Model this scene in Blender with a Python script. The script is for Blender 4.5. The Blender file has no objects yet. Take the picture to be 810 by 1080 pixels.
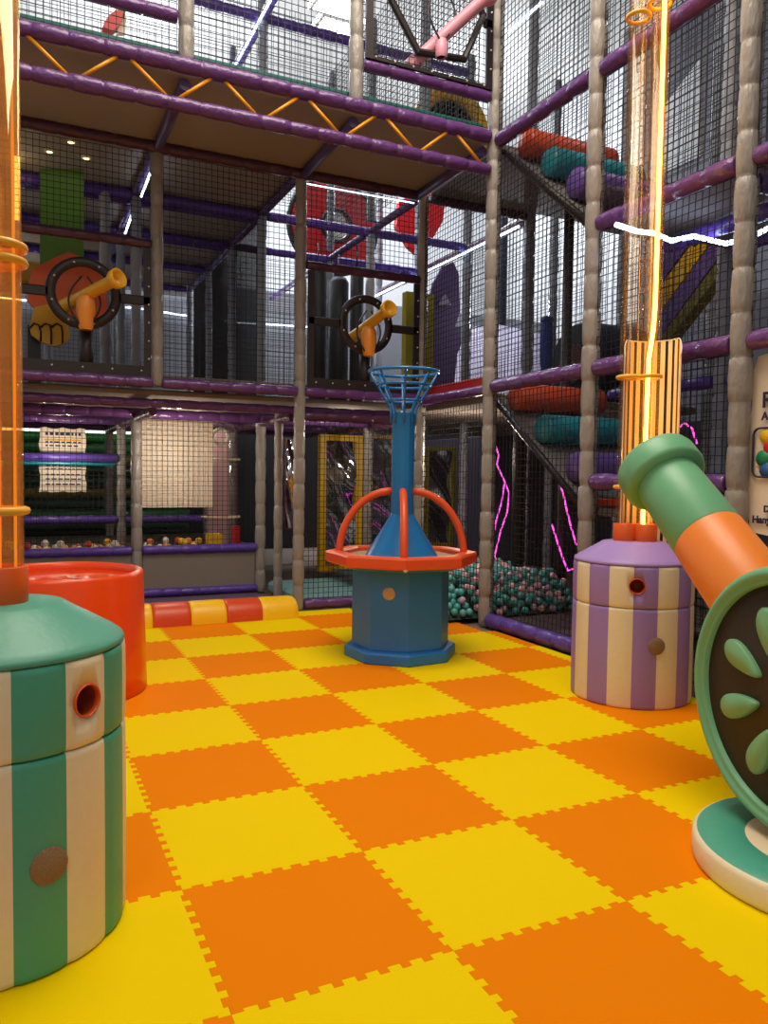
import bpy, math, random
from mathutils import Vector, Matrix
random.seed(7)
PI = math.pi
scene = bpy.context.scene
col = scene.collection

# ------------------------------------------------------------------ camera
RX = Vector((0.9043152891965627, -0.4266717939021228, 0.012846712174008986))
DY = Vector((-0.008560294980381128, -0.04821622874884846, -0.99880023860384))
FZ = Vector((0.4267793095678213, 0.9031203549768897, -0.047255109260593064))
CAM = Vector((-0.4437428, -2.3392253, 1.2655915))
FPX = 820.3987
def at(px, py, axis, v):
    """the world point that lies on plane axis = v along the sight line of a photo pixel (used to measure the place)"""
    d = RX * ((px - 405) / FPX) + DY * ((py - 540) / FPX) + FZ
    t = (v - CAM[axis]) / d[axis]
    return CAM + d * t
def seen(p):
    c = Vector(p) - CAM
    z = c.dot(FZ)
    if z < .2: return None
    return 405 + FPX * c.dot(RX) / z, 540 + FPX * c.dot(DY) / z
cd = bpy.data.cameras.new('camera')
cam = bpy.data.objects.new('camera', cd); col.objects.link(cam)
M = Matrix((( RX.x, -DY.x, -FZ.x), (RX.y, -DY.y, -FZ.y), (RX.z, -DY.z, -FZ.z))).to_4x4()
M.translation = CAM
cam.matrix_world = M
cd.sensor_fit = 'VERTICAL'; cd.sensor_height = 36; cd.lens = FPX / 1080 * 36
cd.clip_start = .05
scene.camera = cam
scene.view_settings.view_transform = 'Standard'
scene.view_settings.look = 'None'
scene.view_settings.gamma = 1
scene.view_settings.exposure = 0
scene.view_settings.use_curve_mapping = False

# ------------------------------------------------------------------ materials
def lin(c):
    return tuple(((x / 255) / 12.92 if x / 255 <= .04045 else ((x / 255 + .055) / 1.055) ** 2.4) for x in c) + (1,)
MATS = {}
def mat(name, rgb, rough=.5, bump=0, bscale=30, var=0, metal=0, stretch=None, coat=0, spec=.5):
    if name in MATS: return MATS[name]
    m = bpy.data.materials.new(name); m.use_nodes = True
    nt = m.node_tree; b = nt.nodes['Principled BSDF']
    b.inputs['Base Color'].default_value = lin(rgb)
    b.inputs['Roughness'].default_value = rough
    b.inputs['Metallic'].default_value = metal
    b.inputs['Specular IOR Level'].default_value = spec
    b.inputs['Coat Weight'].default_value = coat
    tc = nt.nodes.new('ShaderNodeTexCoord'); mp = nt.nodes.new('ShaderNodeMapping')
    nt.links.new(tc.outputs['Object'], mp.inputs['Vector'])
    if stretch: mp.inputs['Scale'].default_value = stretch
    if bump or var:
        n = nt.nodes.new('ShaderNodeTexNoise'); n.inputs['Scale'].default_value = bscale; n.inputs['Detail'].default_value = 3
        nt.links.new(mp.outputs['Vector'], n.inputs['Vector'])
    if bump:
        bp = nt.nodes.new('ShaderNodeBump'); bp.inputs['Strength'].default_value = bump; bp.inputs['Distance'].default_value = .01
        nt.links.new(n.outputs['Fac'], bp.inputs['Height']); nt.links.new(bp.outputs['Normal'], b.inputs['Normal'])
    if var:
        mx = nt.nodes.new('ShaderNodeMix'); mx.data_type = 'RGBA'
        mx.inputs['A'].default_value = tuple(x * (1 - var) for x in lin(rgb)[:3]) + (1,)
        mx.inputs['B'].default_value = tuple(min(1, x * (1 + var)) for x in lin(rgb)[:3]) + (1,)
        nt.links.new(n.outputs['Fac'], mx.inputs['Factor']); nt.links.new(mx.outputs['Result'], b.inputs['Base Color'])
    MATS[name] = m
    return m
def emit(name, rgb, s):
    if name in MATS: return MATS[name]
    m = bpy.data.materials.new(name); m.use_nodes = True
    nt = m.node_tree; nt.nodes.clear()
    o = nt.nodes.new('ShaderNodeOutputMaterial'); e = nt.nodes.new('ShaderNodeEmission')
    e.inputs['Color'].default_value = lin(rgb); e.inputs['Strength'].default_value = s
    nt.links.new(e.outputs[0], o.inputs[0]); MATS[name] = m
    return m
def clear(name, tint, gloss=(255, 255, 255), amount=.35, rough=.04, frost=0, frgb=(255, 190, 110)):
    m = bpy.data.materials.new(name); m.use_nodes = True
    nt = m.node_tree; nt.nodes.clear()
    o = nt.nodes.new('ShaderNodeOutputMaterial'); t = nt.nodes.new('ShaderNodeBsdfTransparent'); g = nt.nodes.new('ShaderNodeBsdfGlossy')
    lw = nt.nodes.new('ShaderNodeLayerWeight'); mx = nt.nodes.new('ShaderNodeMixShader'); mr = nt.nodes.new('ShaderNodeMapRange')
    t.inputs['Color'].default_value = lin(tint); g.inputs['Color'].default_value = lin(gloss); g.inputs['Roughness'].default_value = rough
    lw.inputs['Blend'].default_value = .35
    mr.inputs['To Min'].default_value = .03; mr.inputs['To Max'].default_value = amount
    nt.links.new(lw.outputs['Facing'], mr.inputs['Value']); nt.links.new(mr.outputs[0], mx.inputs[0])
    nt.links.new(t.outputs[0], mx.inputs[1]); nt.links.new(g.outputs[0], mx.inputs[2]); last = mx
    if frost:
        df = nt.nodes.new('ShaderNodeBsdfTranslucent'); df.inputs['Color'].default_value = lin(frgb)
        dd = nt.nodes.new('ShaderNodeBsdfDiffuse'); dd.inputs['Color'].default_value = lin(frgb)
        ad = nt.nodes.new('ShaderNodeMixShader'); m2 = nt.nodes.new('ShaderNodeMixShader'); m2.inputs[0].default_value = frost
        nt.links.new(df.outputs[0], ad.inputs[1]); nt.links.new(dd.outputs[0], ad.inputs[2])
        nt.links.new(mx.outputs[0], m2.inputs[1]); nt.links.new(ad.outputs[0], m2.inputs[2]); last = m2
    nt.links.new(last.outputs[0], o.inputs[0])
    MATS[name] = m
    return m

YEL = mat('mat_yellow', (240, 206, 0), .7, .12, 220, .03, spec=.05)
ORA = mat('mat_orange', (236, 130, 0), .7, .12, 220, .03, spec=.05)
POST = mat('post_vinyl', (146, 139, 133), .34, 1, 14, .08, stretch=(3, 3, 1))
POSTB = mat('post_vinyl_grey', (138, 141, 150), .4, 1, 14, .08, stretch=(3, 3, 1))
PUR = mat('purple_vinyl', (98, 58, 120), .25, 1, 22, .10)
PURD = mat('plum_dimmed_vinyl', (76, 40, 66), .3, 1, 22, .10)  # plum; also purple rails with their weaker light put into the colour
PURB = mat('purple_bluelit_vinyl', (84, 58, 150), .28, 1, 22, .10)  # purple vinyl with the bluish light on the beams put into its colour
NETM = mat('net_cord', (17, 16, 19), .7)
TEAL = mat('teal_vinyl', (70, 162, 138), .45, .12, 45, .04)
TEALC = mat('teal_vinyl_lid', (84, 160, 138), .45, .12, 45, .04)
CREAM = mat('cream_vinyl', (232, 220, 188), .45, .12, 45, .04)
LILAC = mat('lilac_vinyl', (154, 126, 196), .45, .12, 45, .04)
LILACC = mat('lilac_vinyl_lid', (164, 132, 200), .45, .12, 45, .04)
SEAM = mat('seam', (60, 70, 60), .7)
SOCK = mat('orange_plastic', (226, 92, 28), .35)
BROWNH = mat('port_brown', (150, 62, 36), .4)
SPK = mat('speaker_mesh', (150, 122, 92), .6, .8, 260, .3)
BINM = mat('bin_red', (240, 76, 8), .28, .03, 8, .02, coat=.3)
BLUE = mat('table_blue', (32, 116, 184), .24, .04, 20, .03)
BLUEB = mat('table_blue_base', (40, 120, 196), .45, .06, 30, .04)
ORIM = mat('rim_orange', (226, 84, 34), .4, .05, 30, .03)
SAND = mat('sand_pad', (176, 150, 116), .7, .1, 60, .06)
CTEAL = mat('cannon_teal', (112, 178, 134), .42, .06, 40, .03)
CORA = mat('cannon_orange', (240, 134, 48), .42, .06, 40, .03)
DARKB = mat('wheel_brown', (52, 36, 26), .6, .1, 60, .1)
SPOKE = mat('spoke_green', (120, 178, 128), .45)
BASET = mat('base_teal', (74, 164, 140), .42, .06, 40, .03)
BLACKF = mat('black_frame', (36, 26, 28), .45, .1, 40)
STUD = mat('stud', (215, 210, 205), .4)
YPL = mat('yellow_plastic', (238, 176, 30), .35)
OPL = mat('orange_pale_plastic', (240, 150, 50), .4)
PINKPL = mat('pink_plastic', (214, 150, 170), .35)
DECK = mat('deck_beige', (112, 98, 88), .95, .1, 20, .05)
SOFF = mat('soffit_brown', (150, 138, 128), .7, .05, 10, .05)
JOIST = mat('joist_purple', (84, 62, 110), .4, .2, 14)
SOFFG = mat('soffit_grey', (120, 112, 112), .7, .05, 10, .05)
PANG = mat('panel_grey', (128, 118, 108), .55, .08, 20, .05)
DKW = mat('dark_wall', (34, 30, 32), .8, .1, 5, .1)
LGW = mat('light_wall', (196, 196, 198), .8, .05, 5, .05)
CEIL = mat('ceiling_grey', (190, 188, 184), .8, .05, 5, .05)
NAVY = mat('navy_panel', (26, 28, 52), .6, .1, 20, .1)
BLUEP = mat('blue_vinyl', (36, 60, 140), .4, .1, 30)
WHITE = mat('white_board', (240, 222, 200), .6, .05, 10, .03)
INK = mat('ink', (40, 34, 66), .6)
BLK = mat('black_foam', (22, 20, 22), .6, .2, 30)
YST = mat('strut_yellow', (236, 158, 18), .35)
TLIP = mat('teal_lip', (28, 110, 100), .5, .1, 40)
RED = mat('red_vinyl', (196, 36, 40), .4, .1, 25, .05)
REDO = mat('roller_orange', (200, 74, 40), .4, .1, 25, .05)
ROLT = mat('roller_teal', (22, 134, 150), .4, .1, 25, .05)
ROLP = mat('roller_purple', (110, 78, 164), .4, .1, 25, .05)
GRN = mat('green_vinyl', (40, 120, 60), .3, .1, 20, .05)
OLV = mat('olive_vinyl', (128, 116, 40), .3, .1, 20, .05)
DGR = mat('dark_green_vinyl', (18, 70, 48), .3, .1, 20, .05)
MIRR = mat('mirror_metal', (200, 200, 205), .05, 0, metal=1)
YFR = mat('mirror_yellow', (230, 180, 10), .4)
OLF = mat('mirror_olive', (170, 160, 40), .4)
PLUMF = mat('plum_panel', (74, 46, 96), .6, .05, 20)
TUBE = clear('acrylic_amber', (255, 251, 245), (255, 240, 220), .08, rough=.02, frost=.02, frgb=(255, 190, 100))
TUBEA = clear('acrylic_amber_glow', (255, 236, 200), (255, 230, 190), .35, frost=.12, frgb=(255, 214, 150))  # amber light inside the tube is put into tint and frost
ACR = clear('acrylic_clear', (236, 236, 236), (255, 255, 255), .5)
RINGM = mat('ring_amber', (250, 184, 60), .3)
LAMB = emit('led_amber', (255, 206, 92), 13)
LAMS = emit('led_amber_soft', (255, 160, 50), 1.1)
LWHB = emit('led_white_bright', (200, 222, 255), 11)
LWHT = emit('led_white', (215, 232, 255), 5)
LWRM = emit('led_warm', (255, 226, 170), 5)
LPNK = emit('neon_pink', (255, 90, 215), 1.6)
LPAN = emit('lamp_panel', (255, 252, 245), 9)
LSPOT = emit('spot_warm', (255, 210, 120), 6)

def sleeve():  # halo of the amber strip, modelled as a faintly glowing shell
    m = bpy.data.materials.new('halo_amber'); m.use_nodes = True
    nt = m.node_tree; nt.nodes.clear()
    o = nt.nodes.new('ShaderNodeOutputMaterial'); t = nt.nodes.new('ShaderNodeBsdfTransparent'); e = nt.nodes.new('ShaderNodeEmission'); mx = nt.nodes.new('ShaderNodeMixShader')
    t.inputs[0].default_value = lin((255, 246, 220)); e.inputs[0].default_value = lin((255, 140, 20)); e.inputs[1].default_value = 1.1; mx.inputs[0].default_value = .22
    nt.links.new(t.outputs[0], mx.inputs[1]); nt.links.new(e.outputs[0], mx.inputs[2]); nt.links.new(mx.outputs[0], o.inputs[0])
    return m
HALO = sleeve()
# ------------------------------------------------------------------ mesh builder
class MB:
    def __init__(s): s.v = []; s.f = []; s.m = []; s.sm = []
    def add(s, vs, fs, mi=0, smooth=False):
        o = len(s.v); s.v += [tuple(p) for p in vs]
        for f in fs: s.f.append([o + i for i in f]); s.m.append(mi); s.sm.append(smooth)
        return s
    def box(s, lo, hi, mi=0, rot=None, org=None):
        vs = [Vector((x, y, z)) for x in (lo[0], hi[0]) for y in (lo[1], hi[1]) for z in (lo[2], hi[2])]
        if rot is not None:
            o = Vector(org) if org else Vector((0, 0, 0))
            vs = [o + rot @ (p - o) for p in vs]
        return s.add(vs, [(0, 1, 3, 2), (4, 6, 7, 5), (0, 4, 5, 1), (2, 3, 7, 6), (0, 2, 6, 4), (1, 5, 7, 3)], mi)
    def bbox(s, lo, hi, b=.01, mi=0):
        """box with chamfered edges"""
        x0, y0, z0 = lo; x1, y1, z1 = hi
        def ringat(z, i):
            return [(x0 + i, y0 + b, z), (x0 + b, y0 + i, z), (x1 - b, y0 + i, z), (x1 - i, y0 + b, z), (x1 - i, y1 - b, z), (x1 - b, y1 - i, z), (x0 + b, y1 - i, z), (x0 + i, y1 - b, z)]
        vs = ringat(z0, b) + ringat(z0 + b, 0) + ringat(z1 - b, 0) + ringat(z1, b)
        fs = [tuple(range(7, -1, -1)), tuple(range(24, 32))]
        for k in range(3):
            for i in range(8):
                j = (i + 1) % 8; fs.append((k * 8 + i, k * 8 + j, k * 8 + 8 + j, k * 8 + 8 + i))
        return s.add(vs, fs, mi)
    def tube(s, pts, r, seg=12, mi=0, caps=True, smooth=True, closed=False, flat=None):
        pts = [Vector(p) for p in pts]; n = len(pts)
        rr = r if isinstance(r, (list, tuple)) else [r] * n
        vs = []; up = None
        for i, p in enumerate(pts):
            if closed: t = pts[(i + 1) % n] - pts[i - 1]
            else: t = pts[min(i + 1, n - 1)] - pts[max(i - 1, 0)]
            t.normalize()
            if up is None:
                a = Vector((0, 0, 1)) if abs(t.z) < .9 else Vector((1, 0, 0))
                up = (a - t * a.dot(t)).normalized()
            else: up = (up - t * up.dot(t)).normalized()
            w = t.cross(up)
            for k in range(seg):
                th = 2 * PI * (k + .5 * (seg == 4)) / seg
                vs.append(p + (up * math.cos(th) + w * math.sin(th)) * rr[i])
        fs = []
        for i in range(n if closed else n - 1):
            j = (i + 1) % n
            for k in range(seg):
                l = (k + 1) % seg
                fs.append((i * seg + k, i * seg + l, j * seg + l, j * seg + k))
        s.add(vs, fs, mi, smooth)
        if caps and not closed:
            o = len(s.v) - len(vs)
            s.f.append([o + k for k in range(seg - 1, -1, -1)]); s.m.append(mi); s.sm.append(False)
            s.f.append([o + (n - 1) * seg + k for k in range(seg)]); s.m.append(mi); s.sm.append(False)
        return s
    def lathe(s, prof, c=(0, 0, 0), seg=48, mi=0, smooth=True, a0=0, a1=2 * PI, mfun=None, axis=None):
        """profile of (r, z) turned about the vertical through c"""
        full = abs(a1 - a0 - 2 * PI) < 1e-6
        m = seg if full else seg + 1; vs = []
        for r, z in prof:
            for k in range(m):
                th = a0 + (a1 - a0) * k / seg
                vs.append(Vector((c[0] + r * math.cos(th), c[1] + r * math.sin(th), c[2] + z)))
        o = len(s.v); s.v += [tuple(p) for p in vs]
        for i in range(len(prof) - 1):
            for k in range(seg):
                l = (k + 1) % m
                s.f.append([o + i * m + k, o + i * m + l, o + (i + 1) * m + l, o + (i + 1) * m + k])
                s.m.append(mfun(i, k) if mfun else mi); s.sm.append(smooth)
        return s
    def prism(s, poly, depth, fr, mi=0):
        """outline poly (2-D) in frame fr=(origin,u,v), pushed out by depth along u x v"""
        o, u, v = [Vector(q) for q in fr]; w = u.cross(v).normalized() * depth; n = len(poly)
        vs = [o + u * a + v * b for a, b in poly] + [o + u * a + v * b + w for a, b in poly]
        fs = [tuple(range(n - 1, -1, -1)), tuple(range(n, 2 * n))] + [(i, (i + 1) % n, n + (i + 1) % n, n + i) for i in range(n)]
        return s.add(vs, fs, mi)
    def ball(s, c, r, seg=12, rings=8, mi=0, sc=(1, 1, 1)):
        vs = [(c[0], c[1], c[2] + r * sc[2])]
        for i in range(1, rings):
            ph = PI * i / rings
            for k in range(seg):
                th = 2 * PI * k / seg
                vs.append((c[0] + r * sc[0] * math.sin(ph) * math.cos(th), c[1] + r * sc[1] * math.sin(ph) * math.sin(th), c[2] + r * sc[2] * math.cos(ph)))
        vs.append((c[0], c[1], c[2] - r * sc[2])); L = len(vs) - 1; fs = []
        for k in range(seg):
            fs.append((0, 1 + k, 1 + (k + 1) % seg)); b = 1 + (rings - 2) * seg
            fs.append((L, b + (k + 1) % seg, b + k))
        for i in range(rings - 2):
            for k in range(seg):
                a = 1 + i * seg; l = (k + 1) % seg
                fs.append((a + k, a + seg + k, a + seg + l, a + l))
        return s.add(vs, fs, mi, True)
    def xf(s, mtx):
        s.v = [tuple(mtx @ Vector(p)) for p in s.v]; return s
    def build(s, name, mats, parent=None, loc=None):
        me = bpy.data.meshes.new(name); me.from_pydata(s.v, [], s.f)
        for m in (mats if isinstance(mats, (list, tuple)) else [mats]): me.materials.append(m)
        me.polygons.foreach_set('material_index', s.m); me.polygons.foreach_set('use_smooth', s.sm)
        me.update()
        o = bpy.data.objects.new(name, me); col.objects.link(o)
        if parent: o.parent = parent; o.matrix_parent_inverse = Matrix.Translation(-parent.location)
        return o
def tag(o, label, cat, group=None, kind=None):
    if label: o['label'] = label
    if cat: o['category'] = cat
    if group: o['group'] = group
    if kind: o['kind'] = kind
    return o
def thing(name, label, cat, loc=(0, 0, 0), group=None):
    o = bpy.data.objects.new(name, None); col.objects.link(o); o.location = loc; o.empty_display_size = .1
    return tag(o, label, cat, group)
def struct(name, mb, m):
    o = mb.build(name, m); o['kind'] = 'structure'; return o
def ring(c, r, n, nrm=(0, 0, 1), a0=0, a1=2 * PI, closed=True):
    nrm = Vector(nrm).normalized(); a = Vector((0, 0, 1)) if abs(nrm.z) < .9 else Vector((1, 0, 0))
    u = (a - nrm * a.dot(nrm)).normalized(); w = nrm.cross(u)
    return [Vector(c) + (u * math.cos(a0 + (a1 - a0) * k / (n if closed else n - 1)) + w * math.sin(a0 + (a1 - a0) * k / (n if closed else n - 1))) * r for k in range(n)]

# ------------------------------------------------------------------ room
struct('floor', MB().box((-5, -6, -.10), (9, 13, -.022)), mat('screed', (120, 104, 92), .8))
struct('wall_back', MB().box((-5, 12.6, -.1), (9, 12.8, 8.6)), LGW)
struct('wall_left', MB().box((-5.2, -6, -.1), (-5, 12.8, 8.6)), LGW)
struct('wall_right', MB().box((9, -6, -.1), (9.2, 7.8, 8.6)), mat('wall_dimmed', (84, 82, 90), .8, .05, 5, .1))  # nearer stretch of the wall, darkened in colour to keep that side dim
struct('wall_right_back', MB().box((9, 7.8, -.1), (9.2, 12.8, 8.6)), LGW)
struct('wall_front', MB().box((-5.2, -6.2, -.1), (9.2, -6, 8.6)), LGW)
struct('ceiling', MB().box((-5.2, -6.2, 8.4), (9.2, 12.8, 8.6)), CEIL)

# ------------------------------------------------------------------ floor mats
T = .6
NUM = ['no', 'one', 'two', 'three', 'four', 'five', 'six', 'seven', 'eight', 'nine', 'ten']
def tooth(n=9, amp=.0105):
    """points (s, offset) along one mat edge, shared by both neighbours"""
    pts = [(0, 0)]; pit = T / (2 * n + 1)
    for k in range(2 * n + 1):
        sg = 0 if k in (0, 2 * n) else (amp if k % 2 else -amp)
        a, b = k * pit, (k + 1) * pit
        fl = .0022 if k not in (0, 2 * n) else 0
        if k == 0: pts += [(a + .001, sg)] if False else []
        s0 = a + (-fl if k % 2 else fl); s1 = b + (fl if k % 2 else -fl)
        if k == 0: s0 = a
        if k == 2 * n: s1 = b
        pts += [(s0, sg), (s1, sg)]
    pts.append((T, 0))
    return pts
TO = tooth()
def mat_outline(i, j, x1=None, y1=None):
    x0, y0 = i * T, j * T
    X1 = x0 + T; Y1 = y0 + T; P = []
    cutx = x1 is not None and x1 < X1 - .01; cuty = y1 is not None and y1 < Y1 - .01
    for s_, o_ in TO: P.append((x0 + s_, y0 + o_))
    if cutx: P = [p for p in P if p[0] < x1 - .005] + [(x1, P[0][1])]
    else:
        for s_, o_ in TO[1:]: P.append((X1 - o_, y0 + s_))
    if cuty: P = [p for p in P if p[1] < y1 - .005]
    if cutx and not cuty:
        P.append((x1, Y1)); 
        for s_, o_ in reversed(TO):
            if x0 + s_ < x1 - .01: P.append((x0 + s_, Y1 + o_))
    elif cuty:
        xr = x1 if cutx else X1
        P += [(xr, y1), (x0, y1)]
    else:
        for s_, o_ in reversed(TO[:-1]): P.append((x0 + s_, Y1 + o_))
    L = [(x0 - o_, y0 + s_) for s_, o_ in reversed(TO[:-1])]
    if cuty: L = [p for p in L if p[1] < y1 - .005]
    P += L[:-1]
    Q = []
    for p in P:
        if not Q or (abs(p[0] - Q[-1][0]) + abs(p[1] - Q[-1][1])) > 1e-5: Q.append(p)
    return Q
def inset(P, d):
    n = len(P); out = []
    for k in range(n):
        a, b, c = Vector(P[k - 1]), Vector(P[k]), Vector(P[(k + 1) % n])
        e1 = (b - a).normalized(); e2 = (c - b).normalized()
        n1 = Vector((-e1.y, e1.x)); n2 = Vector((-e2.y, e2.x)); s_ = n1 + n2
        s_ = s_ / max(.3, s_.length_squared) * 2
        out.append((b.x + s_.x * d, b.y + s_.y * d))
    return out
for j in range(-4, 8):
    for i in range(-5, 6):
        yend = 4.44
        x1 = 3.10 if i == 5 else None
        y1 = yend if j == 7 else None
        if j == 7 and i < 3: continue
        if i >= 4 and j >= 6: continue
        if i == 5 and j > 4: continue
        vis = False
        for a in (0, .25, .5, .75, 1):
            for b in (0, .25, .5, .75, 1):
                q = seen(((i + a) * T, (j + b) * T, 0))
                if q and -70 < q[0] < 880 and q[1] < 1150: vis = True
        if not vis: continue
        P = inset(mat_outline(i, j, x1, y1), .0003)
        mb = MB().prism(P, .02, ((0, 0, -.02), (1, 0, 0), (0, 1, 0)))
        odd = (i + j) % 2
        c = 'orange' if odd else 'yellow'
        o = mb.build('foam_mat', ORA if odd else YEL)
        di, dj = i - 3, 4 - j
        row = "in the blue table's row" if dj == 0 else ('%s row%s %s the blue table' % (NUM[abs(dj)], 's' if abs(dj) > 1 else '', 'in front of' if dj > 0 else 'behind'))
        if di == 0: cl = ' and straight ' + ('ahead' if dj > 0 else 'past') + ' of it' if dj else ', under its middle'
        else: cl = ', %s square%s to its %s' % (NUM[abs(di)], 's' if abs(di) > 1 else '', 'right' if di > 0 else 'left')
        tag(o, '%s foam mat %s%s' % (c, row, cl), 'floor mat', 'interlocking foam floor mats')

# ------------------------------------------------------------------ padded tubes and nets
def padded(A, B, r, step=.25, seg=12, jit=.06):
    A, B = Vector(A), Vector(B); L = (B - A).length; n = max(1, round(L / step)); mb = MB()
    pts = []; rr = []
    for k in range(n):
        q = r * (1 + random.uniform(-jit, jit))
        for t, f in ((0.0, .84), (.05, .95), (.25, 1.0), (.5, 1.03), (.75, 1.0), (.95, .95)):
            pts.append(A + (B - A) * ((k + t) / n)); rr.append(q * f)
    pts.append(B); rr.append(r * .84)
    return mb.tube(pts, rr, seg)
def post(par, x, y, z0, z1, r=.055, m=None):
    return padded((x, y, z0), (x, y, z1), r, .24, 12).build('padded_post', m or POST, par)
def rail(par, A, B, r=.05, m=None, step=.21):
    return padded(A, B, r, step, 12).build('padded_rail', m or PUR, par)
def net(par, O, U, V, pitch=.05, cord=.003, name='safety_net', m=None):
    O, U, V = Vector(O), Vector(U), Vector(V); mb = MB()
    nu = max(2, round(U.length / pitch)); nv = max(2, round(V.length / pitch))
    w = U.cross(V).normalized()
    def sag(a, b): return w * (.02 * math.sin(PI * a) * math.sin(PI * b) * s0)
    s0 = random.uniform(-1, 1); seg = 4
    for k in range(nu + 1):
        a = k / nu; mb.tube([O + U * a + V * (t / seg) + sag(a, t / seg) for t in range(seg + 1)], cord, 4, caps=False, smooth=False)
    for k in range(nv + 1):
        b = k / nv; mb.tube([O + V * b + U * (t / seg) + sag(t / seg, b) for t in range(seg + 1)], cord, 4, caps=False, smooth=False)
    return mb.build(name, m or NETM, par)
def panel(par, lo, hi, m, name='panel', b=.012):
    return MB().bbox(lo, hi, b).build(name, m, par)

GX = (-1.9, -.63, .64, 1.915, 3.17, 4.43, 5.7)
# ================================================================== rear frame
rf = thing('climbing_frame', 'netted two-storey climbing frame with purple rails behind the striped bumper', 'climbing frame', (0, 4.5, 0))
for x, y, z0, z1 in ((.64, 4.5, 2.0, 4.0), (1.915, 4.5, 0, 4.0), (3.17, 4.5, 0, 4.0)):
    post(rf, x, y, z0, z1)
for x, y in ((-.63, 5.75), (.64, 5.75), (1.915, 5.75), (3.17, 5.75)):
    post(rf, x, y, 0, 1.9)
post(rf, 1.915, 5.12, 0, 1.9, .045)
for x, y in ((-.63, 7), (.64, 7), (.64, 8.25), (1.915, 7), (3.17, 7), (1.915, 8.25), (3.17, 8.25)):
    post(rf, x, y, 0, 1.9, .05)
for x, y in ((.64, 5.75), (1.915, 5.75), (3.17, 5.75), (1.915, 7), (3.17, 7), (1.915, 8.25), (3.17, 8.25), (1.915, 9.5), (.64, 7), (.64, 8.25), (-.1, 7.6), (.35, 5.75)):
    post(rf, x, y, 2.0, 3.97, .05, POSTB)
# first deck
panel(rf, (-1.9, 4.52, 1.93), (3.14, 10.2, 1.97), DECK, 'deck')
for a, b in ((-1.9, .60), (.68, 1.875), (1.955, 3.13)):
    rail(rf, (a, 4.46, 2.02), (b, 4.46, 2.02), .045)
rail(rf, (-1.9, 4.62, 1.86), (3.13, 4.62, 1.86), .04)
for y in (5.6, 6.9, 8.1):
    rail(rf, (-1.9, y, 1.84), (3.1, y, 1.84), .05)
for x in (.64, 1.915, 3.17):
    rail(rf, (x, 4.7, 1.8), (x, 8.4, 1.8), .045, PURD)
# lower back wall of the recess
for a, b in ((-1.9, -.68), (-.58, .59), (.69, 1.865)):
    panel(rf, (a, 5.74, .07), (b, 5.79, .45), PANG)
    rail(rf, (a, 5.74, .48), (b, 5.74, .48), .047, PURB)
    rail(rf, (a, 5.72, .045), (b, 5.72, .045), .045, PURB)
    net(rf, (a, 5.76, .52), (b - a, 0, 0), (0, 0, 1.32))
panel(rf, (-1.9, 4.46, -.02), (1.86, 5.66, .004), mat('purple_pad', (96, 78, 104), .5, .1, 20, .05), 'floor_pad', .001)
panel(rf, (-1.9, 5.82, .40), (1.86, 8.2, .45), mat('pit_floor', (70, 64, 54), .8), 'pit_floor')
panel(rf, (1.96, 5.85, .05), (2.0, 7.0, .45), PANG)
rail(rf, (-1.9, 6.98, 1.42), (.6, 6.98, 1.42), .05, PURB)
panel(rf, (-1.9, 7.0, 1.33), (.58, 7.05, 1.37), ROLT, 'teal_strip')
rail(rf, (-1.9, 7.0, .72), (.6, 7.0, .72), .05, PURB); rail(rf, (.68, 7.0, .72), (1.87, 7.0, .72), .05, PURB)
net(rf, (-1.8, 7.02, .78), (2.38, 0, 0), (0, 0, .5), .06)
# bay behind the ball table
rail(rf, (1.97, 4.5, .05), (3.12, 4.5, .05), .05, PUR)
net(rf, (1.965, 4.5, .10), (1.155, 0, 0), (0, 0, 1.72), .05)
rail(rf, (1.97, 4.52, 1.80), (3.12, 4.52, 1.80), .045, PURD)
panel(rf, (1.98, 4.62, 0), (3.1, 5.7, .12), mat('pale_teal_pad', (120, 168, 176), .4, .1, 30, .1), 'floor_pad', .03)
net(rf, (3.17, 4.55, .1), (0, 1.15, 0), (0, 0, 1.7), .05)
# upper storey nets
net(rf, (.695, 4.5, 2.07), (1.17, 0, 0), (0, 0, 1.86))
net(rf, (-1.0, 4.5, 3.22), (1.585, 0, 0), (0, 0, .7)); net(rf, (1.965, 4.5, 3.22), (1.15, 0, 0), (0, 0, .7))
net(rf, (1.95, 5.8, 2.0), (0, 3.6, 0), (0, 0, 2.03), .022, .003)
net(rf, (1.95, 9.4, 2.5), (3.0, 0, 0), (0, 0, 1.3), .06)
net(rf, (1.97, 7.0, 2.0), (1.15, 0, 0), (0, 0, 1.95), .06)
net(rf, (-1.8, 9.4, 2.5), (3.7, 0, 0), (0, 0, 1.3), .06)
for a, b in ((-1.0, .585), (1.965, 3.12)):
    rail(rf, (a, 4.47, 3.17), (b, 4.47, 3.17), .042, PURD)
panel(rf, (-1.9, 4.56, 2.0), (3.1, 4.60, 2.10), DECK, 'deck_lip')
# second deck over the rear bays
panel(rf, (-1.9, 4.54, 4.035), (1.985, 10.2, 4.09), SOFF, 'soffit')
for y in (5.75, 7, 8.25, 9.5):
    rail(rf, (-1.9, y, 3.98), (1.86, y, 3.98), .05, PURB)
for y in (5.95, 7.15):
    rail(rf, (-1.9, y, 3.98), (1.86, y, 3.98), .035, PURB)
for y in (5.75, 7):
    rail(rf, (1.97, y, 3.98), (4.38, y, 3.98), .05, PURB)
for x in (.64, 1.915, 3.17):
    MB().tube([(x, 4.58, 3.995), (x, 9.5, 3.995)], .042, 14).build('joist', JOIST, rf)
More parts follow.
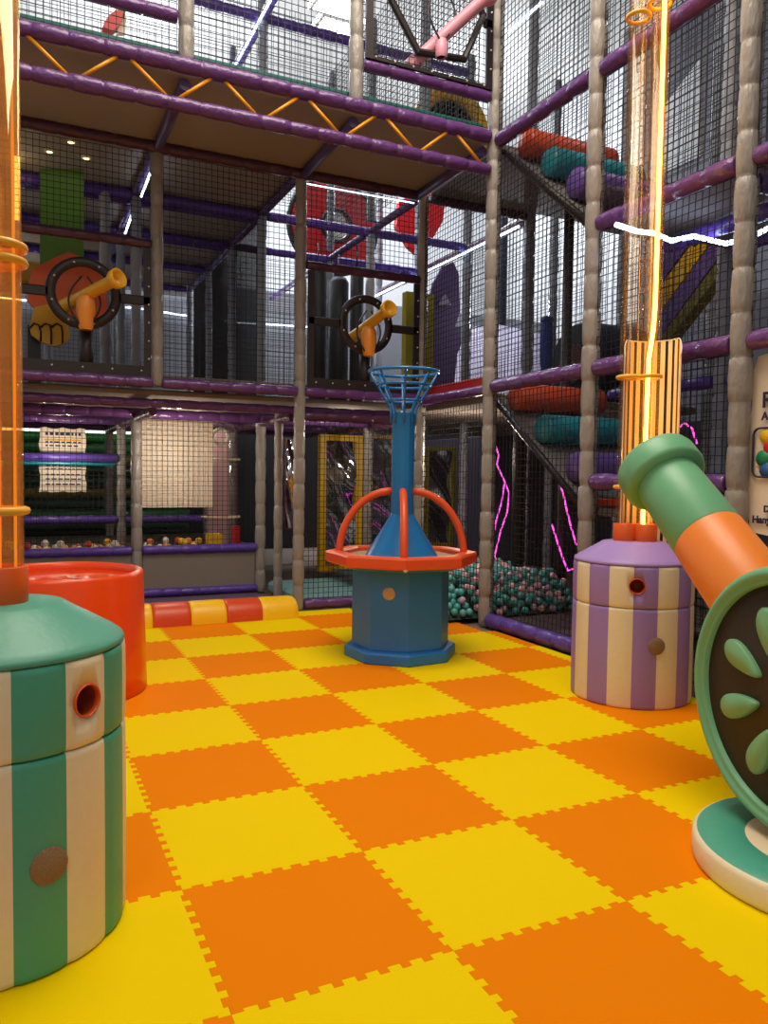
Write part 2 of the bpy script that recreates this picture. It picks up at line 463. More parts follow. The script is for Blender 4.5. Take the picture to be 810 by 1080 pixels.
# deep wall of the play zone, then two added shade sheets
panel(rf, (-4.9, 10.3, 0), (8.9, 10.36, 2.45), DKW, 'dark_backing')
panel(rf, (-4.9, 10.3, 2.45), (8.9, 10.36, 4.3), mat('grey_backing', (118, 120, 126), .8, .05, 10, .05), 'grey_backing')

panel(rf, (7.2, 2.0, 1.97), (7.25, 10.2, 3.4), mat('dim_shade_sheet', (74, 72, 80), .8, .05, 10, .1), 'dim_shade_sheet')  # dark sheet added for the dimness behind the upper right nets
panel(rf, (6.2, 2.2, 0), (6.25, 10.2, 1.9), mat('plum_shade_sheet', (44, 34, 50), .8, .05, 10, .1), 'plum_shade_sheet')  # dark sheet standing in for the shade behind the lower right nets
# ================================================================== overhead bridge
br = thing('overhead_bridge', 'overhead bridge deck with twin purple tubes and yellow zigzag braces', 'bridge', (0, 3.25, 3.8))
rail(br, (-1.2, 3.22, 4.06), (3.10, 3.22, 4.06), .052); rail(br, (-1.2, 3.22, 3.79), (3.10, 3.22, 3.79), .050)
rail(br, (-1.2, 4.46, 3.97), (3.10, 4.46, 3.97), .048, PURD)
step = .3145; xs = [-1.03 + .3145 * k for k in range(14)]
for k in range(13):
    up0 = (k % 2 == 0)
    a = (xs[k] + .03, 3.22, 4.03 if up0 else 3.82); b = (xs[k + 1] - .03, 3.22, 3.82 if up0 else 4.03)
    MB().tube([a, b], .013, 10).build('brace', YST, br)
for a, b in ((-1.2, 3.105),):
    panel(br, (a, 3.235, 4.005), (b, 4.47, 4.04), SOFF, 'soffit')
for x in (.64, 1.915, 3.08):
    MB().tube([(x, 3.28, 3.96), (x, 4.42, 3.96)], .04, 14).build('joist', JOIST, br)
panel(br, (-1.2, 3.29, 4.06), (3.08, 3.33, 4.19), TLIP, 'deck_lip')
for x in (.64, 1.915): post(br, x, 3.25, 4.08, 6.3)
for a, b in ((-1.2, .58), (1.975, 3.11)):
    rail(br, (a, 3.25, 4.39), (b, 3.25, 4.39), .045)
net(br, (-1.2, 3.27, 4.1), (1.78, 0, 0), (0, 0, 2.1)); net(br, (.70, 3.27, 4.1), (1.16, 0, 0), (0, 0, 2.1)); net(br, (1.975, 3.27, 4.1), (1.135, 0, 0), (0, 0, 2.1))
net(br, (-1.2, 5.75, 4.15), (4.3, 0, 0), (0, 0, 2.0), .06); net(br, (3.1, 3.4, 4.1), (0, 3.6, 0), (0, 0, 2.1), .055)
for y in (5.75, 7.0): rail(br, (-1.2, y, 6.0), (4.4, y, 6.0), .05, PURB)
rail(br, (1.915, 4.6, 6.0), (1.915, 8.2, 6.0), .05, PURB)
for x, y in ((1.915, 5.75), (1.915, 7), (3.17, 4.5), (3.17, 5.75), (3.17, 7.0)): post(br, x, y, 4.1, 6.3, .05, POSTB)

# ================================================================== right frame
rt = thing('climbing_frame', 'tall netted climbing frame with tan padded posts behind the lilac striped drum', 'climbing frame', (3.17, 2, 0))
for y in (3.25, 1.98, .73): post(rt, 3.17, y, 0, 6.3, .062)
for x, y in ((4.43, 4.5), (4.43, 5.75), (4.43, 7), (4.43, 8.25), (5.7, 5.75), (5.7, 4.5), (4.43, 1.98), (4.43, .73), (5.7, 3.25)): post(rt, x, y, 0, 6.2, .055, POSTB)
MB().tube([(4.43, 3.85, 0), (4.43, 3.85, 3.9)], .05, 12).build('dark_pole', mat('pole_dark', (70, 62, 58), .5), rt)
def railY(y0, y1, z, x=3.17, r=.055, m=None): return rail(rt, (x, y0, z), (x, y1, z), r, m)
for z in (2.02, 4.03):
    railY(3.19, 2.04, z); railY(1.92, .79, z)
railY(.67, -.9, 2.02); railY(1.92, .79, 3.0); railY(1.92, .79, 1.24, m=PUR); railY(4.44, 3.31, 2.0, r=.05)
railY(3.19, 2.04, .05, r=.06, m=PURB); railY(1.92, 1.62, .05, r=.06, m=PURB)
railY(3.2, 2.05, 2.02, 4.43, m=PURB); railY(1.9, .8, 3.0, 4.43, m=PURB); railY(1.9, .8, 2.02, 4.43, m=PURB)
railY(1.9, .8, 2.92, 3.75, m=PURB); railY(.67, -.9, 4.03); railY(.67, -.9, 3.0)
rail(rt, (3.24, 4.5, 3.98), (4.38, 4.5, 3.98), .05, PURD)
rail(rt, (4.43, 4.56, 3.96), (4.43, 8.2, 3.96), .05, PURD)
rail(rt, (3.24, .73, 2.9), (4.38, .73, 2.9), .05, PURB)
def netY(y0, y1, z0, z1, x=3.17, p=.05, c=.003): return net(rt, (x, y0, z0), (0, y1 - y0, 0), (0, 0, z1 - z0), p, c)
netY(3.19, 2.04, .12, 1.95); netY(3.19, 2.04, 2.08, 3.96); netY(3.19, 2.04, 4.1, 6.2)
netY(1.92, .79, 1.30, 1.96); netY(1.92, .79, 2.08, 2.94); netY(1.92, .79, 3.06, 3.96); netY(1.92, .79, 4.1, 6.2); netY(1.92, .79, .06, 1.18)
netY(.67, -.9, 2.08, 3.9); netY(4.44, 3.31, 2.1, 3.95); netY(4.44, 3.31, .12, 1.9)
netY(3.2, 2.05, .1, 6.0, 4.43, .055, .003); netY(4.4, 3.3, 2.1, 6.0, 4.43, .06); netY(5.7, 4.55, 2.0, 3.9, 4.43, .06)
netY(3.2, -.9, 4.1, 6.2, 5.6, .06, .003)
panel(rt, (3.2, 3.30, 1.90), (5.6, 4.46, 1.97), DECK, 'deck'); panel(rt, (3.2, 4.56, 1.90), (7.5, 8.2, 1.97), DECK, 'deck')
panel(rt, (3.2, 3.30, 2.03), (3.23, 4.44, 2.13), RED, 'deck_lip')
panel(rt, (3.23, 3.28, 4.0), (5.6, 4.46, 4.06), SOFFG, 'deck')
panel(rt, (3.23, .76, 3.0), (4.40, 1.95, 3.05), SOFFG, 'deck')
panel(rt, (3.23, .76, 1.0), (4.40, 1.95, 1.06), SOFFG, 'deck')
panel(rt, (3.24, 2.05, 0), (4.38, 3.2, .06), mat('dark_pad', (62, 50, 52), .5, .1, 30, .1), 'floor_pad', .02)
panel(rt, (3.23, -.9, 0), (3.27, .66, 1.95), NAVY, 'navy_panel')
MB().tube([(6.6, 8.3, 0)] + [(6.6, 8.3, z) for z in (2, 4, 6)], .1, 12).build('dark_pole', NAVY, rt)

# roller ramps
def ramp(label, y0, z0, y1, z1, cols):
    t = thing('roller_ramp', label, 'roller ramp', (3.8, (y0 + y1) / 2, z0))
    d = Vector((0, y1 - y0, z1 - z0)); L = d.length; d.normalize(); n = Vector((0, -d.z, d.y)); n = n if n.z > 0 else -n
    mb = MB(); P = [Vector((0, y0, z0)), Vector((0, y1, z1))]
    mb.prism([(0, 0), (L, 0), (L, .07), (0, .07)], 1.0, ((3.26, y0, z0), d, -n) if d.cross(-n).x > 0 else ((4.26, y0, z0), d, -n))
    mb.build('ramp_board', SOFFG, t)
    for x in (3.245, 4.275):
        MB().tube([(x, y0, z0 - .03), (x, y1, z1 - .03)], .028, 10).build('side_rail', BLACKF, t)
    for f, m in cols:
        c = Vector((0, y0, z0)) + d * (L * f) + n * .115
        r = .112
        prof = [(3.29, .02), (3.295, r * .92), (3.315, r), (4.165, r), (4.185, r * .92), (4.19, .02)]
        MB().tube([(x, c.y, c.z) for x, _ in prof], [q for _, q in prof], 24).build('foam_roller', m, t)
    return t
DPL = mat('roller_plum', (62, 36, 62), .5, .1, 25)
ramp('upper roller ramp with orange, teal and purple foam rollers beside the top bridge', 3.21, 3.99, 2.12, 3.10, ((.13, REDO), (.42, ROLT), (.72, ROLP), (.95, DPL)))
ramp('lower roller ramp with orange and teal rollers above the ball pit', 3.27, 1.94, 2.12, 1.08, ((.12, REDO), (.45, ROLT), (.8, ROLP)))
fb = thing('foam_step', 'pale blue and orange striped foam step under the lower ramp', 'foam step', (3.8, 1.8, 1.06))
MB().bbox((3.26, 1.5, 1.065), (4.36, 2.0, 1.13), .015).build('orange_layer', REDO, fb)
MB().bbox((3.26, 1.5, 1.132), (4.36, 2.0, 1.19), .015).build('blue_layer', mat('pale_blue', (120, 150, 190), .5), fb)

# ------------------------------------------------------------------ striped ball drums
def drum(cx, cy, r, phase, cA, cB, lid, label, tubes, port_a, port_z, patch_a, patch_z, led, tubemat, tubetop, rings):
    t = thing('ball_blower_drum', label, 'ball drum', (cx, cy, 0))
    NS = 16; sub = 6; seg = NS * sub
    def band(z0, z1, name):
        mb = MB()
        prof = [(r - .02, z0 + .0005), (r - .007, z0 + .001), (r - .002, z0 + .005), (r, z0 + .02), (r + .001, (z0 + z1) / 2), (r, z1 - .02), (r - .002, z1 - .005), (r - .007, z1 - .001), (r - .02, z1)]
        vs = []
        for q, z in prof:
            for k in range(seg):
                a = math.radians(phase) + 2 * PI * k / seg
                u = (k % sub) / sub; g = (.0 if k % sub else -.0035) + .002 * math.sin(PI * u)
                vs.append((cx + (q + g) * math.cos(a), cy + (q + g) * math.sin(a), z))
        fs = []; o = 0
        mb.v = vs
        for i in range(len(prof) - 1):
            for k in range(seg):
                l = (k + 1) % seg
                mb.f.append([i * seg + k, i * seg + l, (i + 1) * seg + l, (i + 1) * seg + k]); mb.m.append((k // sub) % 2); mb.sm.append(True)
        mb.f.append([k for k in range(seg - 1, -1, -1)]); mb.m.append(0); mb.sm.append(False)
        mb.f.append([(len(prof) - 1) * seg + k for k in range(seg)]); mb.m.append(0); mb.sm.append(False)
        return mb.build(name, [cA, cB], t)
    band(.001, .5545, 'lower_band'); ub = band(.556, .785, 'upper_band')
    pa = math.radians(port_a); pd = Vector((math.cos(pa), math.sin(pa), 0)); pu = Vector((-pd.y, pd.x, 0)); pc = Vector((cx, cy, port_z)) + pd * (r - .09)
    cm = MB().tube([pc, pc + pd * .2], .044, 40, smooth=False); co = cm.build('cutter', SEAM)
    bo = ub.modifiers.new('hole', 'BOOLEAN'); bo.operation = 'DIFFERENCE'; bo.object = co; bo.solver = 'EXACT'
    bpy.context.view_layer.update(); dg = bpy.context.evaluated_depsgraph_get()
    nm = bpy.data.meshes.new_from_object(ub.evaluated_get(dg)); ub.modifiers.clear(); ub.data = nm; bpy.data.objects.remove(co)
    rt_ = r * .53
    MB().lathe([(r - .02, .7855), (r - .004, .7865), (r, .792), (r - .005, .803), (r - .025, .818), (rt_ + .02, .885), (rt_ + .003, .896), (rt_, .897), (rt_ - .003, .8995), (rt_ - .02, .902), (.001, .904)], (cx, cy, 0), 64).build('lid', lid, t)
    # round ball port
    def disc(a, z, name, prof, m, par=None):
        a = math.radians(a); d = Vector((math.cos(a), math.sin(a), 0)); u = Vector((-d.y, d.x, 0)); c = Vector((cx, cy, z)) + d * (r + .002)
        mb = MB().lathe(prof, (0, 0, 0), 32)
        mb.v = [tuple(c + u * p[0] + Vector((0, 0, 1)) * p[1] + d * p[2]) for p in mb.v]
        return mb.build(name, m, par or t)
    prim = disc(port_a, port_z, 'port_rim', [(.0435, -.075), (.0435, .002), (.042, .004), (.0395, .003), (.0385, -.006), (.038, -.075)], SOCK)
    disc(port_a, port_z, 'port_cup', [(.0383, -.012), (.037, -.045), (.030, -.068), (.015, -.078), (.001, -.080)], BROWNH, prim)
    disc(patch_a, patch_z, 'speaker_patch', [(.047, -.004), (.047, .003), (.043, .006), (.001, .007)], SPK)
    last_tube = None
    for tx, ty, tr, lit in tubes:
        MB().lathe([(tr + .009, .90), (tr + .010, .905), (tr + .010, 1.0), (tr + .007, 1.003), (tr - .003, 1.003), (tr - .004, .96), (.001, .96)], (cx + tx, cy + ty, 0), 32).build('socket', SOCK, t)
        last_tube = MB().lathe([(tr, .965), (tr, tubetop), (tr - .004, tubetop), (tr - .004, .965)], (cx + tx, cy + ty, 0), 40).build('clear_tube', tubemat, t)
        for z in rings:
            MB().tube(ring((cx + tx, cy + ty, z + (.06 if lit and z > 2.5 else 0)), tr + .006, 32), .012, 8, closed=True).build('tube_ring', RINGM, last_tube)
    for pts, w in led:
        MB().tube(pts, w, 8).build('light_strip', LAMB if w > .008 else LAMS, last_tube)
        if w > .008: MB().tube(pts, w * 1.9, 12, caps=False).build('strip_halo', HALO, last_tube)  # shell that stands in for the strip's halo
    return t
g = (-.5, .04)
drum(g[0], g[1], .338, -83.2, TEAL, CREAM, TEALC, 'teal and cream striped drum with a cone lid and one amber lit tube', [(.014, .0, .060, True)], -50.3, .675, -69.2, .285,
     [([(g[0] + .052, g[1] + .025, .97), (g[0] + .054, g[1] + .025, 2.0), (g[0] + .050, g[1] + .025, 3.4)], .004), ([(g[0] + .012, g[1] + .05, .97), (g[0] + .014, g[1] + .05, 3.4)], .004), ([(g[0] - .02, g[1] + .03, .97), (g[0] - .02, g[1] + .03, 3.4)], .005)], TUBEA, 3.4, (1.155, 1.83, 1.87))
p = (2.81, 1.13)
va = math.atan2(CAM.y - p[1], CAM.x - p[0]); sx, sy = -math.sin(va), math.cos(va)   # screen-right at the drum
lilac = drum(p[0], p[1], .338, -177, LILAC, CREAM, LILACC, 'lilac and cream striped drum with twin clear tubes and an amber light strip',
     [(-.052 * sx, -.052 * sy, .056, False), (.062 * sx, .062 * sy, .056, True)], -129, .68, -110.2, .355,
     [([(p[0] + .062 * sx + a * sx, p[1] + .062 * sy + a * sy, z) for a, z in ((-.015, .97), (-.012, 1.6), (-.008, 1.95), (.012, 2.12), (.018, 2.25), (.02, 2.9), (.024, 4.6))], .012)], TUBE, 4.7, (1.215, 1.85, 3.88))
# short striped curved sheet standing behind the two tubes
bx, by = p[0] + .075 * sx, p[1] + .075 * sy
DKS = mat('sheet_dark', (40, 26, 24), .3)
SHC = mat('sheet_cream', (250, 226, 200), .22, coat=.3)
n = 60; mb = MB(); vs = []; SR = .158
for k in range(n + 1):
    th = va + PI / 2 + PI * k / n + (-.25 + .5 * k / n); e_ = abs(2 * k / n - 1)
    top = 2.075 - (.11 * max(0, (e_ - .62) / .38) ** 1.5)
    for rr, z in ((SR - .004, .86), (SR - .004, top), (SR, top), (SR, .86)): vs.append((bx + rr * math.cos(th), by + rr * math.sin(th), z))
fs = []; mi = []
for k in range(n):
    for q in range(4): fs.append((4 * k + q, 4 * k + 4 + q, 4 * k + 4 + (q + 1) % 4, 4 * k + (q + 1) % 4)); mi.append(1 if k % 5 in (0, 1) else 0)
fs += [(0, 1, 2, 3), (4 * n + 3, 4 * n + 2, 4 * n + 1, 4 * n)]; mi += [0, 0]
mb.v = vs; mb.f = [list(f) for f in fs]; mb.m = mi; mb.sm = [False] * len(fs)
sheet = mb.build('striped_sheet', [SHC, DKS], lilac); sheet['label'] = 'curved cream and dark striped sheet behind the tubes'
MB().tube([(v[0], v[1], v[2]) for v in vs[1::4]], .004, 6).build('sheet_edge', mat('acrylic_edge', (232, 222, 212), .3), sheet)

# ------------------------------------------------------------------ red ball bin
bn = thing('ball_bin', 'large round orange-red bin with an inner shelf behind the teal drum', 'bin', (-.226, 2.474, 0))
MB().lathe([(.47, .001), (.482, .006), (.478, .1), (.462, .675), (.458, .69), (.448, .697), (.43, .697), (.42, .69), (.417, .66), (.417, .645)], (-.226, 2.474, 0), 72).build('shell', BINM, bn)
MB().lathe([(.418, .635), (.417, .65), (.14, .648), (.132, .645), (.13, .60)], (-.226, 2.474, 0), 64).build('inner_shelf', BINM, bn)
MB().lathe([(.135, .655), (.10, .657), (.095, .64), (.12, .63)], (-.05, 2.50, 0), 32).build('ball_hole', SOCK, bn)

# ------------------------------------------------------------------ striped bumper
bu = thing('floor_bumper', 'low half-round bumper in yellow and red sections before the rear frame', 'bumper', (1.1, 4.28, 0))
xb = [-.02, .27, .55, .86, 1.16, 1.47, 1.80]
for k in range(6):
    a, b = xb[k], xb[k + 1]; mb = MB(); nseg = 14; e = .004
    last = k == 5
    xsn = [(a + e * .2, .955), (a + e, .985), (a + .03, 1), (b - .05 if last else b - .03, 1), (b - .02 if last else b - e, .97 if last else .985), (b - e * .2, .86 if last else .955)]
    vs = []
    for x, sc in xsn:
        for q in range(nseg + 1):
            th = PI * q / nseg
            vs.append((x, 4.28 - .155 * sc * math.cos(th), .001 + .178 * sc * math.sin(th) ** .8 if q not in (0, nseg) else .001))
    m_ = nseg + 1; fs = []
    for i in range(len(xsn) - 1):
        for q in range(nseg): fs.append((i * m_ + q, (i + 1) * m_ + q, (i + 1) * m_ + q + 1, i * m_ + q + 1))
    mb.add(vs, fs, 0, True)
    mb.add([vs[q] for q in range(m_)], [tuple(range(m_))]); mb.add([vs[(len(xsn) - 1) * m_ + q] for q in range(m_)], [tuple(range(m_ - 1, -1, -1))])
    mb.build('yellow_section' if k % 2 else 'red_section', mat('bumper_yellow', (252, 196, 10), .4, .08, 30, .03) if k % 2 else mat('bumper_red', (214, 72, 24), .4, .08, 30, .03), bu)

# ------------------------------------------------------------------ blue ball table
tx, ty = 2.0065, 2.549
bt = thing('ball_fountain_table', 'octagonal blue ball table with an orange rim, funnel column and wire basket', 'play table', (tx, ty, 0))
PH = math.radians(-107.6); PT = math.radians(-113.5)
def octa(prof, ph, m, name, closed_top=True):
    mb = MB(); vs = []; fs = []
    for r, z in prof:
        for k in range(8): vs.append((tx + r * math.cos(ph + k * PI / 4), ty + r * math.sin(ph + k * PI / 4), z))
    for i in range(len(prof) - 1):
        for k in range(8): l = (k + 1) % 8; fs.append((i * 8 + k, i * 8 + l, (i + 1) * 8 + l, (i + 1) * 8 + k))
    fs.append(tuple(range(7, -1, -1)))
    if closed_top: fs.append(tuple((len(prof) - 1) * 8 + k for k in range(8)))
    mb.add(vs, fs); return mb.build(name, m, bt)
octa([(.392, .001), (.398, .008), (.398, .065), (.388, .078), (.34, .084)], PH, BLUEB, 'foot')
octa([(.343, .084), (.345, .09), (.345, .64), (.34, .645)], PH, BLUEB, 'body')
octa([(.44, .63), (.46, .645), (.46, .675)], PT, BLUEB, 'under_tray')
octa([(.52, .655), (.535, .667), (.535, .722), (.525, .735), (.44, .735), (.43, .725), (.43, .69)], PT, ORIM, 'rim', False)
octa([(.43, .69), (.43, .70), (.40, .705)], PT, SAND, 'basin')
MB().lathe([(.255, .706), (.25, .715), (.085, .985), (.081, .995), (.08, 1.0)], (tx, ty, 0), 40).build('funnel', BLUE, bt)
mb = MB(); vs = []; fs = []; NN = 16
for z, f in ((.985, 1), (1.70, 1), (1.71, .9)):
    for k in range(NN): a = PH + 2 * PI * k / NN; rr = (.082 if k % 2 else .079) * f; vs.append((tx + rr * math.cos(a), ty + rr * math.sin(a), z))
for i in range(2):
    for k in range(NN): l = (k + 1) % NN; fs.append((i * NN + k, i * NN + l, (i + 1) * NN + l, (i + 1) * NN + k))
fs.append(tuple(2 * NN + k for k in range(NN))); mb.add(vs, fs).build('column', BLUE, bt)
bk = MB()
bask = MB().tube(ring((tx, ty, 1.985), .243, 40), .0115, 8, closed=True)
for r, z in ((.185, 1.892), (.12, 1.785)): bask.tube(ring((tx, ty, z), r, 32), .0095, 8, closed=True)
for k in range(8):
    a = k * PI / 4 + PT
    bask.tube([(tx + r * math.cos(a), ty + r * math.sin(a), z) for r, z in ((.24, 1.985), (.185, 1.892), (.12, 1.785), (.095, 1.74), (.084, 1.70), (.084, 1.63))], .0085, 8)
bask.build('wire_basket', BLUE, bt)
for k in range(4):
    a = PT + math.radians(-1) + k * PI / 2; pts = []
    for q in range(15):
        th = PI / 2 * q / 14
        pts.append((tx + (.075 + .365 * math.cos(th)) * math.cos(a), ty + (.075 + .365 * math.cos(th)) * math.sin(a), .70 + .455 * math.sin(th)))
    pts.insert(0, (tx + .445 * math.cos(a), ty + .445 * math.sin(a), .70))
    MB().tube(pts[1:], .026, 12).build('arch', ORIM, bt)
def tdisc(px, z, rad, name, m):
    q = at(px, 622, 2, z) if False else None
a = math.radians(-116.6 - 13); d = Vector((math.cos(a), math.sin(a), 0)); fa = PH - PI / 8; fn = Vector((math.cos(fa), math.sin(fa), 0)); fu = Vector((-fn.y, fn.x, 0))
c = Vector((tx, ty, .475)) + fn * (.345 * math.cos(PI / 8) + .001) + fu * (-.005)
mb = MB().lathe([(.043, -.004), (.043, .003), (.038, .006), (.001, .007)], (0, 0, 0), 28); mb.v = [tuple(c + fu * q[0] + Vector((0, 0, 1)) * q[1] + fn * q[2]) for q in mb.v]; mb.build('speaker_patch', mat('patch_tan', (196, 168, 122), .5, .5, 200, .2), bt)
c = Vector((tx, ty, .66)) + Vector((math.cos(PT), math.sin(PT), 0)) * .515
MB().ball(c, .016, 12, 8).build('knob', STUD, bt)

# ------------------------------------------------------------------ toy cannon
AZ = math.radians(82); EL = math.radians(39.6)
HB = Vector((math.cos(AZ), math.sin(AZ), 0)); AZ = math.radians(80); H = Vector((math.cos(AZ), math.sin(AZ), 0)); Nn = Vector((-math.sin(AZ), math.cos(AZ), 0))
ax = HB * math.cos(EL) + Vector((0, 0, math.sin(EL)))
bc = Vector((1.9205, -.7332, 0))
cn = thing('toy_cannon', 'big padded toy cannon with teal and orange barrel on a spoked wheel and round base', 'toy cannon', bc)
MB().lathe([(.395, .001), (.408, .006), (.411, .02), (.411, .072), (.405, .084), (.395, .088)], bc, 72).build('base_edge', CREAM, cn)
MB().lathe([(.398, .086), (.392, .091), (.25, .092), (.246, .088)], bc, 72).build('base_ring', BASET, cn)
MB().lathe([(.246, .088), (.24, .091), (.001, .091)], bc, 64).build('base_pad', mat('pad_pale', (232, 206, 172), .5, .08, 30, .03), cn)
P0 = Vector((2.03, -.715, .452))
u1 = ax.cross(Vector((0, 0, 1))).normalized(); u2 = u1.cross(ax)
def along(prof, m, name, seg=56, org=P0):
    mb = MB().lathe(prof, (0, 0, 0), seg)
    mb.v = [tuple(org + u1 * q[0] + u2 * q[1] + ax * q[2]) for q in mb.v]
    return mb.build(name, m, cn)
k = 1 / math.cos(EL)
along([(.001, -.42), (.10, -.41), (.158, -.36), (.164, -.1), (.164, .20 * k), (.160, .205 * k)], CTEAL, 'breech')
along([(.160, .205 * k), (.164, .212 * k), (.149, .69 * k), (.146, .695 * k)], CORA, 'middle_section')
along([(.144, .696 * k), (.148, .702 * k), (.139, .985 * k), (.137, .99 * k)], CTEAL, 'muzzle_section')
along([(.136, .965 * k), (.165, .966 * k), (.180, .975 * k), (.184, .985 * k), (.184, 1.045 * k), (.178, 1.06 * k), (.165, 1.066 * k), (.12, 1.066 * k), (.11, 1.06 * k), (.108, .8 * k), (.001, .8 * k)], CTEAL, 'muzzle_ring')
Wc = Vector((1.81, -.673, .558)); WR = .435
def wheel(prof, m, name, seg=72, parent=cn):
    mb = MB().lathe(prof, (0, 0, 0), seg)
    mb.v = [tuple(Wc + H * q[0] + Vector((0, 0, 1)) * q[1] + Nn * q[2]) for q in mb.v]
    return mb.build(name, m, parent)
wheel([(WR - .065, -.06), (WR - .02, -.062), (WR - .004, -.05), (WR, -.03), (WR, .03), (WR - .004, .045), (WR - .014, .056), (WR - .026, .060), (WR - .036, .056), (WR - .043, .047), (WR - .050, .050), (WR - .057, .046), (WR - .062, .028)], CTEAL, 'wheel_rim')
face = wheel([(WR - .06, -.05), (WR - .06, .030), (.001, .031)], DARKB, 'wheel_face')
for kk in range(8):
    th = math.radians(22.5 + 45 * kk + 3); er = Vector((math.cos(th), math.sin(th))); et = Vector((-er.y, er.x))
    out = []
    for q in range(24):
        s_ = 2 * PI * q / 24; rad = .212 + .092 * math.cos(s_); wd = (.018 + .026 * ((rad - .12) / .17)) * math.sin(s_) * 1.25
        out.append(er * rad + et * wd)
    vs = []
    for sc, zz in ((1.0, .028), (1.0, .045), (.86, .054)):
        cc = er * .205
        for q in out: w_ = cc + (q - cc) * sc; vs.append(Wc + H * w_.x + Vector((0, 0, 1)) * w_.y + Nn * zz)
    fs = [tuple(48 + q for q in range(24))]
    for i in range(2):
        for q in range(24): l = (q + 1) % 24; fs.append((i * 24 + q, i * 24 + l, (i + 1) * 24 + l, (i + 1) * 24 + q))
    MB().add(vs, fs, 0, True).build('spoke_pad', SPOKE, face)
wheel([(.045, .03), (.045, .050), (.035, .06), (.001, .062)], CTEAL, 'hub', parent=face)
mb = MB(); c0 = Vector((2.03, -.72, .09))
mb.box((-.16, -.10, 0), (.16, .10, .26)); mb.v = [tuple(c0 + H * q[0] - Nn * q[1] + Vector((0, 0, q[2]))) for q in mb.v]; mb.build('stand', DARKB, cn)

# ------------------------------------------------------------------ ball cannons in the upper bays
def gun(cx, cz, y, label, ringr, aim, pedestal, xa, xb_, z0, barrel_m=YPL, hexa=False, blen=.42):
    t = thing('ball_gun', label, 'ball gun', (cx, y, z0))
    if hexa:
        pts = [(cx + ringr * math.cos(PI / 6 * (2 * q + 0) + .1), y, cz + ringr * math.sin(PI / 6 * (2 * q) + .1)) for q in range(6)]
        MB().tube(pts, .032, 8, closed=True, smooth=False).build('hoop', BLACKF, t)
    else:
        mb = MB(); 
        prof = [(ringr - .045, -.012), (ringr + .025, -.012), (ringr + .03, 0), (ringr + .025, .012), (ringr - .045, .012), (ringr - .05, 0), (ringr - .045, -.012)]
        mb.lathe(prof, (0, 0, 0), 48); mb.v = [(cx + q[0], y - q[2], cz + q[1]) for q in mb.v]; hp = mb.build('hoop', BLACKF, t)
        for q in range(8):
            a = PI / 4 * q + .3; MB().ball((cx + (ringr - .01) * math.cos(a), y - .016, cz + (ringr - .01) * math.sin(a)), .009, 8, 6).build('stud', STUD, hp)
    MB().bbox((xa, y - .012, cz - .05), (cx - ringr, y + .012, cz + .03), .01).build('crossbar', BLACKF, t)
    MB().bbox((cx + ringr, y - .012, cz - .05), (xb_, y + .012, cz + .03), .01).build('crossbar', BLACKF, t)
    bw = .03 if hexa else .10
    mb = MB(); mb.box((xa, y - .012, z0), (xb_, y + .012, z0 + bw))
    for x in (xa, xb_ - .06): mb.box((x, y - .012, z0 + bw), (x + .06, y + .012, 3.12 if not hexa else 6.0))
    bd = mb.build('bay_border', BLACKF, t)
    nst = 7
    for q in range(nst):
        MB().ball((xa + .08 + (xb_ - xa - .16) * q / (nst - 1), y - .016, z0 + bw * .6), .008, 8, 6).build('stud', STUD, bd)
    for q in range(6):
        MB().ball((xb_ - .02, y - .016, z0 + .16 + .15 * q), .008, 8, 6).build('stud', STUD, bd)
    if pedestal:
        MB().tube([(cx + .02, y + .06, z0), (cx + .02, y + .06, cz - ringr + .02)], .055, 14).build('pedestal', BLACKF, t)
    A = Vector(aim).normalized(); gz = -.24 if hexa else 0; s0 = Vector((cx, y, cz - .02 + gz))
    c1 = MB(); U = A.cross(Vector((0, 0, 1))).normalized(); V = U.cross(A)
    prof = [(.001, -.30), (.05, -.30), (.058, -.28), (.05, -.1), (.048, blen - .10), (.052, blen - .09), (.075, blen - .05), (.078, blen), (.07, blen + .006), (.056, blen), (.05, blen - .06), (.001, blen - .06)]
    c1.lathe(prof, (0, 0, 0), 28); c1.v = [tuple(s0 + U * q[0] + V * q[1] + A * q[2]) for q in c1.v]; c1.build('barrel', barrel_m, t)
    c2 = MB().lathe([(.045, -.27), (.055, -.25), (.06, -.2), (.075, -.12), (.07, -.04), (.05, 0)] if not hexa else [(.04, -.14), (.05, -.12), (.05, -.05), (.04, 0)], (cx + .01, y - .05, cz - .03 + gz), 20); c2.build('cradle', OPL if barrel_m is YPL else PINKPL, t)
    for sgn in (-1, 1):
        pts = [(cx + sgn * (.02 + .10 * math.sin(PI * q / 12)), y - .07, cz + .12 - .40 * q / 12) for q in range(13)]
        MB().tube(pts, .008, 8).build('grip_wire', BLACKF, t)
    return t
gun(.06, 2.70, 4.45, 'yellow ball gun in a black hoop before the orange cartoon panel', .26, (.52, -.75, .22), True, -.95, .585, 2.05)
gun(2.55, 2.68, 4.45, 'yellow ball gun in a black hoop above the blue table basket', .25, (.12, -.8, .22), True, 1.97, 3.115, 2.05)
g3 = at(462, 8, 1, 3.22)
gun(g3.x, g3.z, 3.22, 'pink ball gun in a black six-sided hoop high over the bridge', .42, (.72, -.4, .72), False, 1.98, 3.11, 4.43, PINKPL, True, .55)

